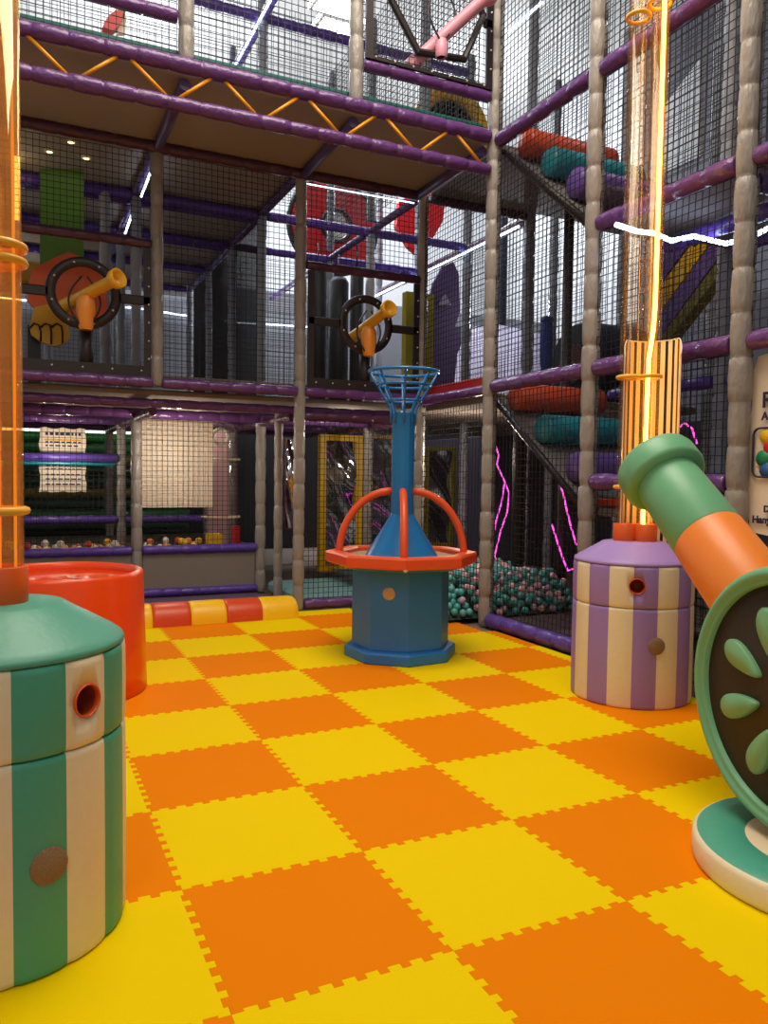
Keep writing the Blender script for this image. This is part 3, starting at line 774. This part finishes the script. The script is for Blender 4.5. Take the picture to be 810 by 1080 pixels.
# ------------------------------------------------------------------ things behind the nets
def blob(pts, y, m, par, name, d=.05):
    """cut-out board: outline measured on the photo, standing at depth y"""
    P = [at(a, b, 1, y) for a, b in pts]
    poly = [(q.x, q.z) for q in P]
    s_ = sum(poly[i - 1][0] * poly[i][1] - poly[i][0] * poly[i - 1][1] for i in range(len(poly)))
    if s_ < 0: poly.reverse()
    return MB().prism(poly, d, ((0, y, 0), (1, 0, 0), (0, 0, 1))).build(name, m, par)
cp = thing('cartoon_panel', 'cut-out panel with a yellow fist, orange body and green top behind the first ball gun', 'panel', (.0, 4.95, 2.0))
blob([(42, 180), (88, 180), (88, 280), (42, 280)], 5.02, mat('panel_green', (84, 136, 34), .5), cp, 'green_board')
blob([(30, 300), (34, 285), (48, 278), (60, 272), (72, 267), (84, 272), (100, 282), (112, 300), (112, 330), (95, 340), (60, 340), (40, 330), (28, 318)], 4.98, mat('panel_orange', (222, 96, 44), .5), cp, 'orange_body')
blob([(36, 325), (50, 322), (64, 332), (72, 345), (73, 358), (66, 364), (56, 366), (44, 362), (33, 354), (31, 345)], 4.93, mat('panel_yellow', (214, 160, 24), .5), cp, 'yellow_fist')
for l in ([(31, 346), (36, 341), (41, 343), (43, 350), (43, 360)], [(43, 345), (48, 341), (53, 343), (54, 351), (54, 363)], [(54, 345), (60, 341), (65, 344), (66, 352), (66, 362)]):
    MB().tube([at(a, b, 1, 4.872) for a, b in l], .008, 6).build('outline', BLACKF, cp)
MB().box((-.35, 4.97, 2.0), (-.25, 5.0, 2.5)).build('prop', BLACKF, cp)
yb = thing('padded_block', 'yellow padded block behind the green top of the cartoon panel', 'padded block', (-.4, 5.2, 2.9))
MB().bbox((-1.0, 5.15, 2.88), (-.02, 5.25, 3.08), .02).build('block', mat('block_yellow', (190, 150, 40), .5), yb)

rp = thing('round_panel', 'round red panel with a white eye-shaped hole under the bridge', 'panel', (3.68, 8.0, 3.95))
def disc_board(c, r, hole, y, m, par, name, d=.10, sq=1.0, hx=0):
    mb = MB(); n = 48; vs = []
    for zz in (0, d):
        for k in range(n):
            a = 2 * PI * k / n; vs.append((c.x + r * math.cos(a) * sq, y - zz, c.z + r * math.sin(a)))
        for k in range(n):
            a = 2 * PI * k / n; vs.append((c.x + hx + hole * math.cos(a), y - zz, c.z + hole * math.sin(a)))
    fs = []
    for k in range(n):
        l = (k + 1) % n
        fs += [(k, l, n + l, n + k), (2 * n + l, 2 * n + k, 3 * n + k, 3 * n + l), (l, k, 2 * n + k, 2 * n + l), (n + k, n + l, 3 * n + l, 3 * n + k)]
    return mb.add(vs, fs).build(name, m, par)
rc = at(350, 240, 1, 8.0)
disc_board(rc, .62, .20, 8.0, RED, rp, 'red_disc', hx=.03)
MB().tube(ring((rc.x + .03, 7.89, rc.z), .215, 40, (0, 1, 0)), .03, 8, closed=True).build('hole_rim', BLACKF, rp)
disc_board(rc, .19, .01, 7.99, mat('eye_white', (225, 220, 205), .5), rp, 'eye', .09, hx=.03)
MB().tube(ring((rc.x, 7.95, rc.z), .64, 48, (0, 1, 0)), .05, 8, closed=True).build('outer_rim', BLACKF, rp)
rp2 = thing('round_panel', 'bright red curved panel with a pale number-like cut-out next to the corner post', 'panel', (5.0, 8.0, 4.2))
blob([(428, 262), (415, 240), (418, 215), (435, 205), (452, 205), (466, 212), (464, 235), (452, 255), (440, 272)], 8.0, mat('panel_red_bright', (226, 30, 36), .4), rp2, 'red_board', .1)
blob([(437, 235), (444, 225), (451, 228), (449, 242), (440, 247)], 7.88, mat('panel_cream', (226, 206, 170), .5), rp2, 'cream_patch', .03)
oc = thing('cartoon_panel', 'dark plum cut-out figure standing on the upper deck behind the corner post', 'panel', (4.5, 6.4, 2.0))
blob([(455, 420), (452, 380), (450, 330), (455, 300), (465, 282), (476, 277), (482, 290), (483, 330), (478, 345), (492, 345), (480, 375), (476, 420)], 6.4, PLUMF, oc, 'figure')
blob([(462, 322), (468, 310), (475, 322)], 6.33, mat('plum_pale', (150, 140, 160), .6), oc, 'eye', .03)
ww = thing('padded_wall_pad', 'pale lavender padded wall seen through the corner net on the upper deck', 'wall pad', (5.5, 7.2, 2.0))
blob([(478, 425), (482, 360), (500, 345), (520, 343), (562, 352), (585, 360), (585, 425)], 7.3, mat('pad_lavender', (206, 200, 222), .6, .1, 20, .03), ww, 'pad', .1)
bp_ = thing('padded_pillar', 'blue padded pillar on the upper deck beside a dark pole', 'pillar', (5.2, 4.9, 1.97))
q = at(577, 340, 1, 4.9)
padded((q.x, 4.9, 1.98), (q.x, 4.9, 3.02), .07, .5).build('sleeve', BLUEP, bp_)
MB().lathe([(.075, 0), (.075, .03), (.06, .05), (.001, .055)], (q.x, 4.9, 3.02), 20).build('cap', BLUEP, bp_)
nb = thing('padded_barrel', 'navy padded barrel lying on the deck behind the roller ramp', 'barrel', (5.2, 4.2, 1.97))
MB().tube([(4.75, 4.1, 2.43), (4.80, 4.1, 2.43), (5.45, 4.1, 2.43), (5.5, 4.1, 2.43)], [.40, .43, .43, .40], 32).build('body', NAVY, nb)
MB().tube([(4.7, 4.1, 2.43), (4.76, 4.1, 2.43)], [.2, .2], 24).build('hole', mat('hole_rust', (120, 70, 50), .6), nb)
yr = thing('tunnel_ring', 'yellow padded tunnel ring with a black mouth above the bridge', 'tunnel', (4.0, 5.3, 4.2))
yc = at(476, 138, 1, 5.3)
MB().tube(ring((yc.x, 5.3, yc.z), .40, 40, (0, 1, 0)), .08, 14, closed=True).build('ring', mat('ring_yellow', (232, 178, 10), .4, .1, 30), yr)
mb = MB().lathe([(.37, 0), (.37, .8), (.001, .8)], (0, 0, 0), 40); mb.v = [(yc.x + a, 5.3 + c_, yc.z + b) for a, b, c_ in mb.v]; mb.build('tunnel_lining', BLK, yr)
rb = thing('strawberry_cushion', 'red and green padded cushion leaning behind the top rail at the far end', 'cushion', (.1, 4.4, 4.2))
blob([(107, 34), (112, 24), (121, 16), (129, 19), (124, 33), (118, 38)], 3.9, mat('cushion_red', (214, 60, 66), .5), rb, 'red_body', .08)
blob([(122, 17), (127, 9), (133, 10), (131, 19)], 3.9, mat('cushion_green', (70, 120, 60), .5), rb, 'green_tip', .06)
blob([(123, 38), (127, 24), (130, 18), (133, 20), (131, 38)], 3.96, WHITE, rb, 'white_edge', .04)

# hanging bags in the second gun bay
for k, (px, y, r, lab) in enumerate(((335, 6.3, .10, 'black hanging punch bag nearest the tan post in the second gun bay'), (357, 6.6, .12, 'black hanging punch bag just behind the hoop of the second ball gun'), (376, 6.2, .08, 'thin black hanging punch bag between the hoop and the yellow-framed mirror'))):
    t = thing('punch_bag', lab, 'punch bag', (at(px, 350, 1, y).x, y, 2.0)); x = at(px, 350, 1, y).x
    MB().tube([(x, y, 2.05), (x, y, 2.1), (x, y, 3.6), (x, y, 3.66)], [r * .8, r, r, r * .7], 20).build('bag', BLK, t)
    MB().tube([(x, y, 3.66), (x, y, 3.95)], .01, 8).build('strap', BLACKF, t)

x = at(547, 540, 1, 3.75).x
t = thing('punch_bag', 'thick black hanging bag over the ball pit just behind the corner post', 'punch bag', (x, 3.75, .42))
MB().tube([(x, 3.75, .42), (x, 3.75, .47), (x, 3.75, 1.72), (x, 3.75, 1.77)], [.05, .065, .065, .05], 24).build('bag', BLK, t)
MB().tube([(x, 3.75, 1.77), (x, 3.75, 1.895)], .012, 8).build('strap', BLACKF, t)
# funhouse mirrors
def mirror(label, x0, x1, y, z0, z1, fm, fw=.05, seed=0):
    t = thing('funhouse_mirror', label, 'mirror', ((x0 + x1) / 2, y, z0))
    rnd = random.Random(seed); n = 40; vs = []; fs = []; a1, a2 = rnd.uniform(0, 6), rnd.uniform(0, 6)
    for i in range(n + 1):
        z = z0 + fw + (z1 - z0 - 2 * fw) * i / n
        for k in range(7):
            x = x0 + fw + (x1 - x0 - 2 * fw) * k / 6
            vs.append((x, y - .03 + .028 * math.sin(z * 9 + a1 + k * .3) * math.cos(k * .55 + a2), z))
    for i in range(n):
        for k in range(6): fs.append((i * 7 + k, i * 7 + k + 1, i * 7 + k + 8, i * 7 + k + 7))
    MB().add(vs, fs, 0, True).build('mirror_sheet', MIRR, t)
    mb = MB()
    for lo, hi in (((x0, z0), (x0 + fw, z1)), ((x1 - fw, z0), (x1, z1)), ((x0 + fw, z1 - fw), (x1 - fw, z1)), ((x0 + fw, z0), (x1 - fw, z0 + fw))):
        mb.box((lo[0], y - .07, lo[1]), (hi[0], y + .03, hi[1]))
    mb.build('frame', fm, t)
    return t
def xat(px, y): return at(px, 500, 1, y).x
mirror('tall yellow-framed wavy mirror behind the net left of the blue table', xat(336, 6.4), xat(380, 6.4), 6.4, .10, 1.74, YFR, .07, 1)
mirror('tall yellow-framed wavy mirror straight behind the blue column', xat(387, 6.6), xat(439, 6.6), 6.6, .10, 1.77, YFR, .05, 2)
mirror('tall yellow-framed wavy mirror between the blue column and the ball pit', xat(447, 7.0), xat(478, 7.0), 7.0, .3, 1.66, OLF, .05, 3)
mirror('green-plum wavy mirror in the gap beside the rear post', xat(298, 6.6), xat(311, 6.6), 6.6, .6, 1.7, PURD, .02, 4)
mirror('olive-framed wavy mirror on the upper deck right of the second ball gun', xat(423, 5.3), xat(452, 5.3), 5.3, 2.0, at(430, 309, 1, 5.3).z, OLF, .10, 5)

# boards hung on the nets
sb = thing('notice_board', 'plain cream board hung behind the rear net', 'board', (1.06, 5.82, .9))
MB().bbox((.70, 5.805, .905), (1.42, 5.83, 1.79), .004).build('sheet', WHITE, sb)
MB().box((.70, 5.80, 1.775), (1.42, 5.806, 1.80)).build('top_strip', mat('strip_pale', (200, 180, 150), .6), sb)
rs = thing('rules_sign', 'printed white rules sign behind the purple bar of the far net', 'sign', (.03, 7.14, 1.0))
poly = []
for k in range(24):
    s_ = k / 24
for k in range(9): poly.append((-.21 + .48 * k / 8, 1.03 + .012 * math.sin(k * 2)))
for k in range(9): poly.append((.27 + .010 * math.sin(k * 2.2), 1.03 + .71 * k / 8))
for k in range(9): poly.append((.27 - .48 * k / 8, 1.745 + .012 * math.sin(k * 2)))
for k in range(9): poly.append((-.21 + .010 * math.sin(k * 2.2), 1.745 - .71 * k / 8))
MB().prism(poly, .02, ((0, 7.16, 0), (1, 0, 0), (0, 0, 1))).build('sheet', WHITE, rs)
mb = MB(); rnd = random.Random(3)
for row, (z, h) in enumerate(((1.665, .035), (1.58, .018), (1.54, .018), (1.46, .014), (1.32, .014), (1.28, .014), (1.22, .014), (1.17, .014), (1.11, .014))):
    x = -.15
    while x < .2:
        w = rnd.uniform(.02, .06); mb.box((x, 7.136, z), (min(x + w, .22), 7.140, z + h)); x += w + .015
mb.build('print', INK, rs)
MB().box((-.16, 7.136, 1.605), (.22, 7.14, 1.625)).build('yellow_line', YPL, rs)

# foam rollers stacked on the far left wall
for k in range(9):
    z = .55 + .145 * k; nm = ('dark green', 'green', 'olive')[(0, 1, 0, 2, 0, 0, 2, 1, 1)[k]]; m = (DGR, GRN, OLV)[(0, 1, 0, 2, 0, 0, 2, 1, 1)[k]]
    o = padded((-2.2, 8.7, z), (1.75, 8.7, z), .067, 1.3, 18, .02).build('foam_roller', m)
    tag(o, '%s foam roller, %s from the floor in the stack behind the rules sign' % (nm, ('lowest', 'second', 'third', 'fourth', 'fifth', 'sixth', 'seventh', 'eighth', 'ninth')[k]), 'roller', 'stacked foam rollers behind the rules sign')

# clear tube in the ball room
ct = thing('clear_tube', 'wide clear acrylic tube with white bands in the ball pool by the cream board', 'tube', (1.62, 6.3, .45))
MB().lathe([(.2, .451), (.2, 1.62), (.19, 1.72), (.15, 1.80), (.08, 1.84)], (1.62, 6.3, 0), 40).build('shell', ACR, ct)
for z, w in ((.78, .012), (1.42, .01)): MB().tube(ring((1.62, 6.3, z), .203, 36), w, 8, closed=True).build('band', WHITE, ct)
MB().tube(ring((1.56, 6.08, 1.66), .085, 32, (0, 1, .2)), .018, 8, closed=True).build('band', mat('ring_white', (236, 240, 220), .4), ct)
MB().bbox((1.5, 6.42, .46), (1.74, 6.46, 1.75), .01).build('pink_back', mat('pink_board', (224, 180, 190), .6), ct)
o = MB().bbox((1.38, 5.9, .452), (1.56, 6.0, .62), .015).build('foam_block', mat('block_bright', (226, 176, 20), .5)); tag(o, 'yellow foam block among the balls under the clear tube', 'foam block')
o = MB().bbox((1.66, 5.9, .452), (1.74, 6.0, .70), .015).build('foam_block', RED); tag(o, 'narrow red foam block standing among balls by the rear post', 'foam block')

# ------------------------------------------------------------------ balls
def ballmesh(m, r):
    mb = MB().ball((0, 0, 0), r, 14, 10); o = mb.build('pit_ball', m); me = o.data; bpy.data.objects.remove(o); return me
BR = .033
bt_c = {'teal': mat('ball_teal', (72, 168, 160), .35), 'pink': mat('ball_pink', (250, 188, 196), .35), 'mauve': mat('ball_mauve', (178, 152, 182), .35), 'blue-green': mat('ball_bluegreen', (96, 164, 172), .35)}
bmesh_ = {k: ballmesh(m, BR) for k, m in bt_c.items()}
def ball(c, k, lab, grp, meshes):
    o = bpy.data.objects.new('pit_ball', meshes[k]); col.objects.link(o); o.location = c
    return tag(o, lab % k, 'ball', grp)
def heap(x, y):
    d = min((y - 3.36) * .62, (x - 2.56) * .7 + .02 if y < 4.4 else 1)
    return max(0, min(d, .24 + .02 * math.sin(x * 7) * math.cos(y * 6)))
spots = []; sp = BR * 2.06; rnd = random.Random(11)
acc = {}
def free(q):
    ci = tuple(int(math.floor(v / .07)) for v in q)
    for i in (-1, 0, 1):
        for j in (-1, 0, 1):
            for k in (-1, 0, 1):
                for o in acc.get((ci[0] + i, ci[1] + j, ci[2] + k), ()):
                    if (o[0] - q[0]) ** 2 + (o[1] - q[1]) ** 2 + (o[2] - q[2]) ** 2 < (2 * BR) ** 2: return False
    acc.setdefault(ci, []).append(q); return True
for lay in range(3):
    for n_ in range(9000):
        x = rnd.uniform(2.62, 4.3); y = 3.40 + 2.2 * rnd.random()
        if any(math.hypot(x - qx, y - qy) < qr for qx, qy, qr in ((3.17, 3.25, .1), (3.17, 4.5, .092), (4.43, 4.5, .1), (4.43, 3.85, .09))): continue
        if abs(x - 3.17) < .036 or (abs(y - 4.5) < .08 and x < 3.25) or (y > 4.5 and x < 3.22) or (x > 3.2 and y < 3.36): continue
        q = (x, y, heap(x, y) + BR + .006 + .030 * lay)
        if free(q): spots.append(q)
spots.sort(key=lambda q: (Vector(q) - CAM).length)
mass = MB()
ks = ['teal', 'teal', 'teal', 'pink', 'pink', 'mauve', 'blue-green', 'blue-green']
vis = [q for q in spots if seen(q) and (q[0] < 3.17 and seen(q)[0] > 468 or q[0] > 3.17)]
for n_, q in enumerate(vis):
    k = rnd.choice(ks)
    if n_ < 300:
        side = q[0] < 3.17
        ball(q, k, '%s plastic ball in the open heap beside the blue table' if side else '%s plastic ball behind the net under the lower roller ramp', 'balls in the pit behind the blue table', bmesh_)
    else: mass.ball(q, BR, 8, 6, list(bt_c).index(k))
if mass.v:
    o = mass.build('pit_balls', list(bt_c.values())); tag(o, 'far mass of teal and pink balls filling the pit', 'balls', 'balls in the pit behind the blue table', 'stuff')
# bed under the heap
mb = MB(); vs = []; fs = []; NX, NY = 22, 24
for i in range(NX + 1):
    for k in range(NY + 1):
        x = 2.66 + (4.32 - 2.66) * i / NX; y_ = 3.42 + (5.65 - 3.42) * k / NY; vs.append((x, y_, max(.003, heap(x, y_) - .012)))
for i in range(NX):
    for k in range(NY):
        a = i * (NY + 1) + k; fs.append((a, a + NY + 1, a + NY + 2, a + 1))
o = mb.add(vs, fs, 0, True).build('pit_bed', mat('bed', (40, 70, 66), .8)); tag(o, 'dark green sloping bed under the teal and pink balls', 'ball pit bed')
lb_c = {'white': mat('ball_white', (232, 226, 205), .35), 'yellow': mat('ball_yellow', (234, 186, 50), .35), 'red': mat('ball_red', (216, 70, 60), .35), 'orange': mat('ball_orange', (232, 130, 60), .35)}
lm = {k: ballmesh(m, .038) for k, m in lb_c.items()}
rnd = random.Random(5); pool = []
for k in range(90):
    x = -1.0 + 2.5 * ((k % 30) + rnd.uniform(.1, .9)) / 30; y_ = 5.87 + .12 * (k // 30) + rnd.uniform(0, .03)
    if x > 1.33: continue
    if abs(x - .64) < .1 or abs(x + .63) < .1: continue
    q = (x, y_, .45 + .039 + rnd.choice((0, 0, .05)))
    if any((Vector(q) - o_).length < .077 for o_ in pool): continue
    pool.append(Vector(q)); ball(q, rnd.choice(['white', 'white', 'yellow', 'yellow', 'red', 'orange']), '%s plastic ball in the pool behind the rear net', 'balls in the pool behind the rear net', lm)

# ------------------------------------------------------------------ light strips and neon
def strip(pts, r, m, label, cat='light strip', name='light_strip'):
    o = MB().tube(pts, r, 8).build(name, m); return tag(o, label, cat)
strip([(4.36, 4.6, 3.9), (4.36, 8.2, 3.9)], .014, LWHT, 'straight white light strip under the beam behind the corner post')
strip([(-2, 10.2, 3.75), (.2, 10.2, 3.72), (1.2, 10.2, 3.78), (2.6, 10.2, 3.70), (4.1, 10.2, 3.75)], .014, LWHT, 'long white light strip across the far grey wall')
strip([at(a, b, 2, 2.84) for a, b in ((650, 237), (672, 244), (690, 246), (708, 254), (732, 249), (765, 257), (790, 251), (812, 240))], .016, LWHB, 'zigzag white light strip under the deck behind the amber tubes')
strip([(1.86, 4.6, 5.93), (1.86, 7.6, 5.93)], .014, LWHT, 'white light strip on the top beam above the bridge')
strip([(1.99, 4.56, 3.93), (3.1, 4.56, 3.93)], .006, LWHT, 'white light strip tucked behind the bridge above the second ball gun')
strip([at(161, 176, 2, 3.9), at(149, 207, 2, 3.9)], .011, LWHT, 'white light strip slanting under the upper deck, upper piece beside the tan post')
strip([at(141, 221, 2, 3.9), at(132, 246, 2, 3.9)], .012, LWHT, 'white light strip slanting under the upper deck, lower piece above the ball gun rail')
strip([at(17, 128, 1, 5.4), at(17, 243, 1, 5.4)], .03, LWRM, 'upright warm white light strip behind the amber tube')
strip([at(536, 34, 0, 3.6), at(572, 2, 0, 3.6)], .012, LWHT, 'short white light strip at the very top beside the corner post')
strip([(-1.9, 8.5, 1.78), (1.8, 8.5, 1.78)], .02, emit('led_soft', (235, 235, 225), 2), 'soft white light strip above the stacked foam rollers')
def neon(pix, x, label):
    o = MB().tube([at(a, b, 0, x) for a, b in pix], .0085, 8).build('neon_tube', LPNK); return tag(o, label, 'neon tube')
neon([(521, 465), (526, 480), (524, 490), (531, 505), (537, 520), (535, 540), (528, 560), (522, 585), (520, 600)], 4.5, 'pink neon zigzag nearest the corner post under the ramp')
neon([(532, 510), (529, 530), (523, 550), (519, 575)], 4.55, 'short pink neon strand beside the zigzag under the ramp')
neon([(583, 494), (588, 505), (594, 520), (597, 535), (602, 555), (608, 575)], 4.35, 'upper pink neon strand by the lower ramp foot')
neon([(582, 553), (588, 572), (594, 590), (599, 602), (604, 600)], 4.36, 'lower pink neon strand by the lower ramp foot')
neon([(708, 466), (715, 452), (722, 446), (730, 452), (735, 468)], 4.7, 'pink neon arch right of the amber tubes')
for k, (px, py) in enumerate(((52, 159), (75, 149), (91, 166))):
    q = at(px, py, 2, 4.03)
    t = thing('spot_lamp', ('small warm spot lamp under the upper deck, beside the amber tube', 'small warm spot lamp under the upper deck, middle one of three', 'small warm spot lamp under the upper deck, nearest the tan post')[k], 'spot lamp', q)
    MB().lathe([(.04, 4.033), (.04, 4.02), (.026, 4.018)], (q.x, q.y, 0), 20).build('trim_ring', STUD, t)
    MB().lathe([(.026, 4.02), (.001, 4.017)], (q.x, q.y, 0), 16).build('lens', LSPOT, t)

# striped slide panel beyond the right frame
sl = thing('striped_slide', 'purple and yellow striped slide behind the right net', 'slide', (4.75, 1.5, 1.8))
for m, a in ((ROLP, [(698, 268), (727, 256), (698, 296)]), (YFR, [(698, 299), (730, 257), (748, 257), (698, 326)]), (ROLP, [(698, 328), (750, 257), (768, 257), (698, 352)]), (OLV, [(698, 354), (770, 258), (780, 262), (698, 368)])):
    P = [at(u, v, 0, 4.75) for u, v in a]
    poly = [(q.y, q.z) for q in P]
    if sum(poly[i - 1][0] * poly[i][1] - poly[i][0] * poly[i - 1][1] for i in range(len(poly))) < 0: poly.reverse()
    MB().prism(poly, .12, ((4.75, 0, 0), (0, 1, 0), (0, 0, 1))).build('stripe', m, sl)
# blue and green net room beyond the last post
bb = thing('padded_wall_pad', 'blue padded wall beyond the last tan post', 'wall pad', (4.6, .1, 2.1))
MB().bbox((4.6, -.9, 2.05), (4.68, .62, 2.9), .02).build('pad', BLUEP, bb)
gb = MB().ball((4.25, -.05, 2.22), .3, 20, 14).build('green_ball', mat('net_green', (120, 150, 70), .7, .8, 60, .3)); tag(gb, 'large mossy green ball beyond the last tan post', 'ball')

hp_ = thing('padded_wall_pad', 'pale grey slanted panel hanging high behind the right net', 'wall pad', (6.2, 3, 4.6))
P = [at(u, v, 0, 6.2) for u, v in ((694, 120), (738, 62), (738, 165), (700, 182))]
MB().prism([(q.y, q.z) for q in P][::-1], .06, ((6.2, 0, 0), (0, 1, 0), (0, 0, 1))).build('pad', mat('pad_pale_grey', (206, 208, 214), .6), hp_)
# rules sign on the navy panel
sg = thing('rules_sign', 'cream wavy-edged sign with a picture of coloured balls on the navy panel', 'sign', (3.21, .2, .9))
L = [(798, 376), (794, 390), (793, 405), (792, 425), (789, 450), (785, 475), (782, 500), (781, 520), (784, 538), (786, 552), (790, 561)]
left = [at(a, b, 0, 3.215) for a, b in L]
poly = [(q.y, q.z) for q in left]; zb, zt = poly[-1][1], poly[0][1]
right = [(-.05 - (q[0] - .66) * .6, q[1]) for q in reversed(poly)]
poly = poly + [(.55, zb - .015)] + [(.05, zb - .015)] + right + [(.0, zt + .02), (.55, zt + .02)]
a_ = sum(poly[i - 1][0] * poly[i][1] - poly[i][0] * poly[i - 1][1] for i in range(len(poly)))
if a_ > 0: poly.reverse()
mb = MB().prism(poly, .012, ((3.226, 0, 0), (0, 1, 0), (0, 0, 1))); mb.build('board', WHITE, sg)
def text(s_, y0, z, size, m, par):
    cu = bpy.data.curves.new('lettering', 'FONT'); cu.body = s_; cu.size = size; cu.extrude = .0015; cu.offset = .002
    o = bpy.data.objects.new('lettering', cu); col.objects.link(o); cu.materials.append(m)
    o.matrix_world = Matrix(((0, 0, -1, 3.211), (-1, 0, 0, y0), (0, 1, 0, z), (0, 0, 0, 1)))
    dg = bpy.context.evaluated_depsgraph_get(); bpy.context.view_layer.update()
    me = bpy.data.meshes.new_from_object(o.evaluated_get(dg)); mw = o.matrix_world.copy()
    bpy.data.objects.remove(o)
    n_ = bpy.data.objects.new('lettering', me); col.objects.link(n_); n_.parent = par
    n_.matrix_parent_inverse = Matrix.Translation(-par.location); n_.matrix_basis = mw
    return n_
for s_, px, py, size in (('R', 803, 430, .12), ('AT', 803, 443, .06), ('D', 805, 540, .05), ('Hanya', 793, 551, .055)):
    q = at(px, py, 0, 3.21)
    text(s_, q.y, q.z, size, INK, sg)
q = [at(a, b, 0, 3.211) for a, b in ((795, 452), (795, 503))]
y0, z1, z0 = q[0].y, q[0].z, q[1].z; w = .36; pts = []
for cx_, cz_, a0 in ((y0 - .04, z1 - .04, 0), (y0 - w + .04, z1 - .04, 90), (y0 - w + .04, z0 + .04, 180), (y0 - .04, z0 + .04, 270)):
    for k in range(6):
        a = math.radians(a0 + 18 * k); pts.append((3.211, cx_ + .04 * math.cos(a), cz_ + .04 * math.sin(a)))
MB().tube(pts, .006, 6, closed=True, smooth=False).build('picture_border', INK, sg)
for r_ in range(4):
    for c_ in range(4):
        m = (mat('dot_yellow', (236, 190, 40), .5), mat('dot_red', (206, 50, 60), .5), mat('dot_green', (30, 130, 90), .5), mat('dot_blue', (50, 104, 160), .5))[r_]
        mb = MB().lathe([(.045, 0), (.045, .003), (.001, .004)], (0, 0, 0), 20)
        cy_, cz_ = y0 - .07 + .035 * (r_ % 2 == 0) - .078 * c_ - .02 - .01 * (3 - r_), z1 - .045 - (z1 - z0 - .085) * r_ / 3
        mb.v = [(3.213 - b_[2], cy_ + b_[0], cz_ + b_[1]) for b_ in mb.v]; mb.build('printed_ball', m, sg)
for k, (px, py, r_, m) in enumerate(((795, 377, .03, REDO), (795, 424, .022, YST), (792, 432, .012, WHITE), (782, 538, .010, WHITE), (781, 551, .03, RED))):
    pass
fl = thing('splat_sticker', 'orange flower-shaped splat on the navy panel by the sign top', 'sticker', (3.22, .67, 2.0))
def star(px, py, r_, m, par, name):
    q = at(px, py, 0, 3.222); mb = MB()
    poly = [(q.y + r_ * (1 + .25 * math.cos(5 * a)) * math.cos(a), q.z + r_ * (1 + .25 * math.cos(5 * a)) * math.sin(a)) for a in [2 * PI * k / 40 for k in range(40)]]
    return mb.prism(poly[::-1], .004, ((3.226, 0, 0), (0, 1, 0), (0, 0, 1))).build(name, m, par)
star(789, 372, .03, REDO, fl, 'splat')
fl2 = thing('splat_sticker', 'pale orange splat with dots on the navy panel halfway up the sign', 'sticker', (3.22, .67, 1.8))
star(787, 417, .022, mat('splat_pale', (236, 170, 120), .5), fl2, 'splat'); star(786, 424, .011, WHITE, fl2, 'dot')
fl3 = thing('splat_sticker', 'red splat on the navy panel at the foot of the sign', 'sticker', (3.22, .67, 1.0))
star(784, 553, .035, RED, fl3, 'splat'); star(782, 540, .011, WHITE, fl3, 'dot')

# ------------------------------------------------------------------ ceiling lamps
def lampbox(x0, x1, y0, y1, z, label):
    t = thing('ceiling_lamp', label, 'ceiling lamp', ((x0 + x1) / 2, (y0 + y1) / 2, z))
    MB().bbox((x0 - .05, y0 - .05, z), (x1 + .05, y1 + .05, z + .1), .01).build('housing', STUD, t)
    MB().box((x0, y0, z - .006), (x1, y1, z - .001)).build('diffuser', LPAN, t)
a = at(355, 7, 2, 7.4); lampbox(a.x - .26, a.x + .26, a.y - .2, a.y + .2, 7.4, 'bright ceiling panel lamp, the nearer of two above the bridge')
a = at(355, 33, 2, 7.4); lampbox(a.x - .27, a.x + .27, a.y - .24, a.y + .24, 7.4, 'bright ceiling panel lamp, the farther of two above the bridge')

def light(name, kind, loc, energy, color, size=1, size_y=None, rot=(0, 0, 0), spread=None):
    d = bpy.data.lights.new(name, kind); d.energy = energy; d.color = color
    if kind == 'AREA':
        d.size = size
        if size_y: d.shape = 'RECTANGLE'; d.size_y = size_y
        if spread: d.spread = spread
    else: d.shadow_soft_size = size
    o = bpy.data.objects.new(name, d); col.objects.link(o); o.location = loc; o.rotation_euler = rot
    return o
WARM = (1, .89, .73); COOL = (.86, .93, 1)
light('ceiling_light_front', 'AREA', (1.2, 1.0, 6.6), 300, WARM, 3.0, 3.0)
light('ceiling_light_rear', 'AREA', (-1.2, -3.5, 6.2), 105, WARM, 3, 3)
light('ceiling_light_back', 'AREA', (2.5, 8.6, 7.6), 450, COOL, 5, 3)
light('upper_room_fill', 'POINT', (1.5, 10.5, 6.6), 380, COOL, .4)  # unseen fills added to brighten the ceiling and upper walls
light('upper_room_fill', 'POINT', (-2.5, 8.5, 6.6), 240, COOL, .4)
light('upper_room_fill', 'POINT', (6.9, 9.4, 6.6), 380, COOL, .4)
light('deck_fill', 'POINT', (5.6, 6.2, 3.5), 55, COOL, .05)  # unseen fills added to lift the upper deck level
light('deck_fill', 'POINT', (3.0, 9.3, 3.6), 20, COOL, .05)
light('deck_fill', 'POINT', (-.6, 8.6, 3.2), 12, WARM, .05)
light('pool_fill', 'POINT', (.9, 5.1, 1.45), 17, WARM, .05)  # hidden fills added under the deck for the board, balls and clear tube
light('pool_fill', 'POINT', (.0, 6.6, 1.4), 12, WARM, .05)
light('pool_fill', 'POINT', (1.3, 6.3, 1.78), 9, WARM, .05)
light('mirror_fill', 'POINT', (2.6, 5.1, 1.74), 9, WARM, .04)  # unseen fill put in before the wavy mirrors
light('upper_side_fill', 'POINT', (5.0, 2.4, 5.7), 22, COOL, .05)  # unseen fill added to light the pale slanted panel and nets
light('pit_fill', 'POINT', (3.6, 4.3, 1.5), 24, WARM, .05)  # hidden fill added to brighten the balls in the pit
w = bpy.data.worlds.new('world'); scene.world = w; w.use_nodes = True
w.node_tree.nodes['Background'].inputs[0].default_value = (.9, .85, .8, 1); w.node_tree.nodes['Background'].inputs[1].default_value = .05
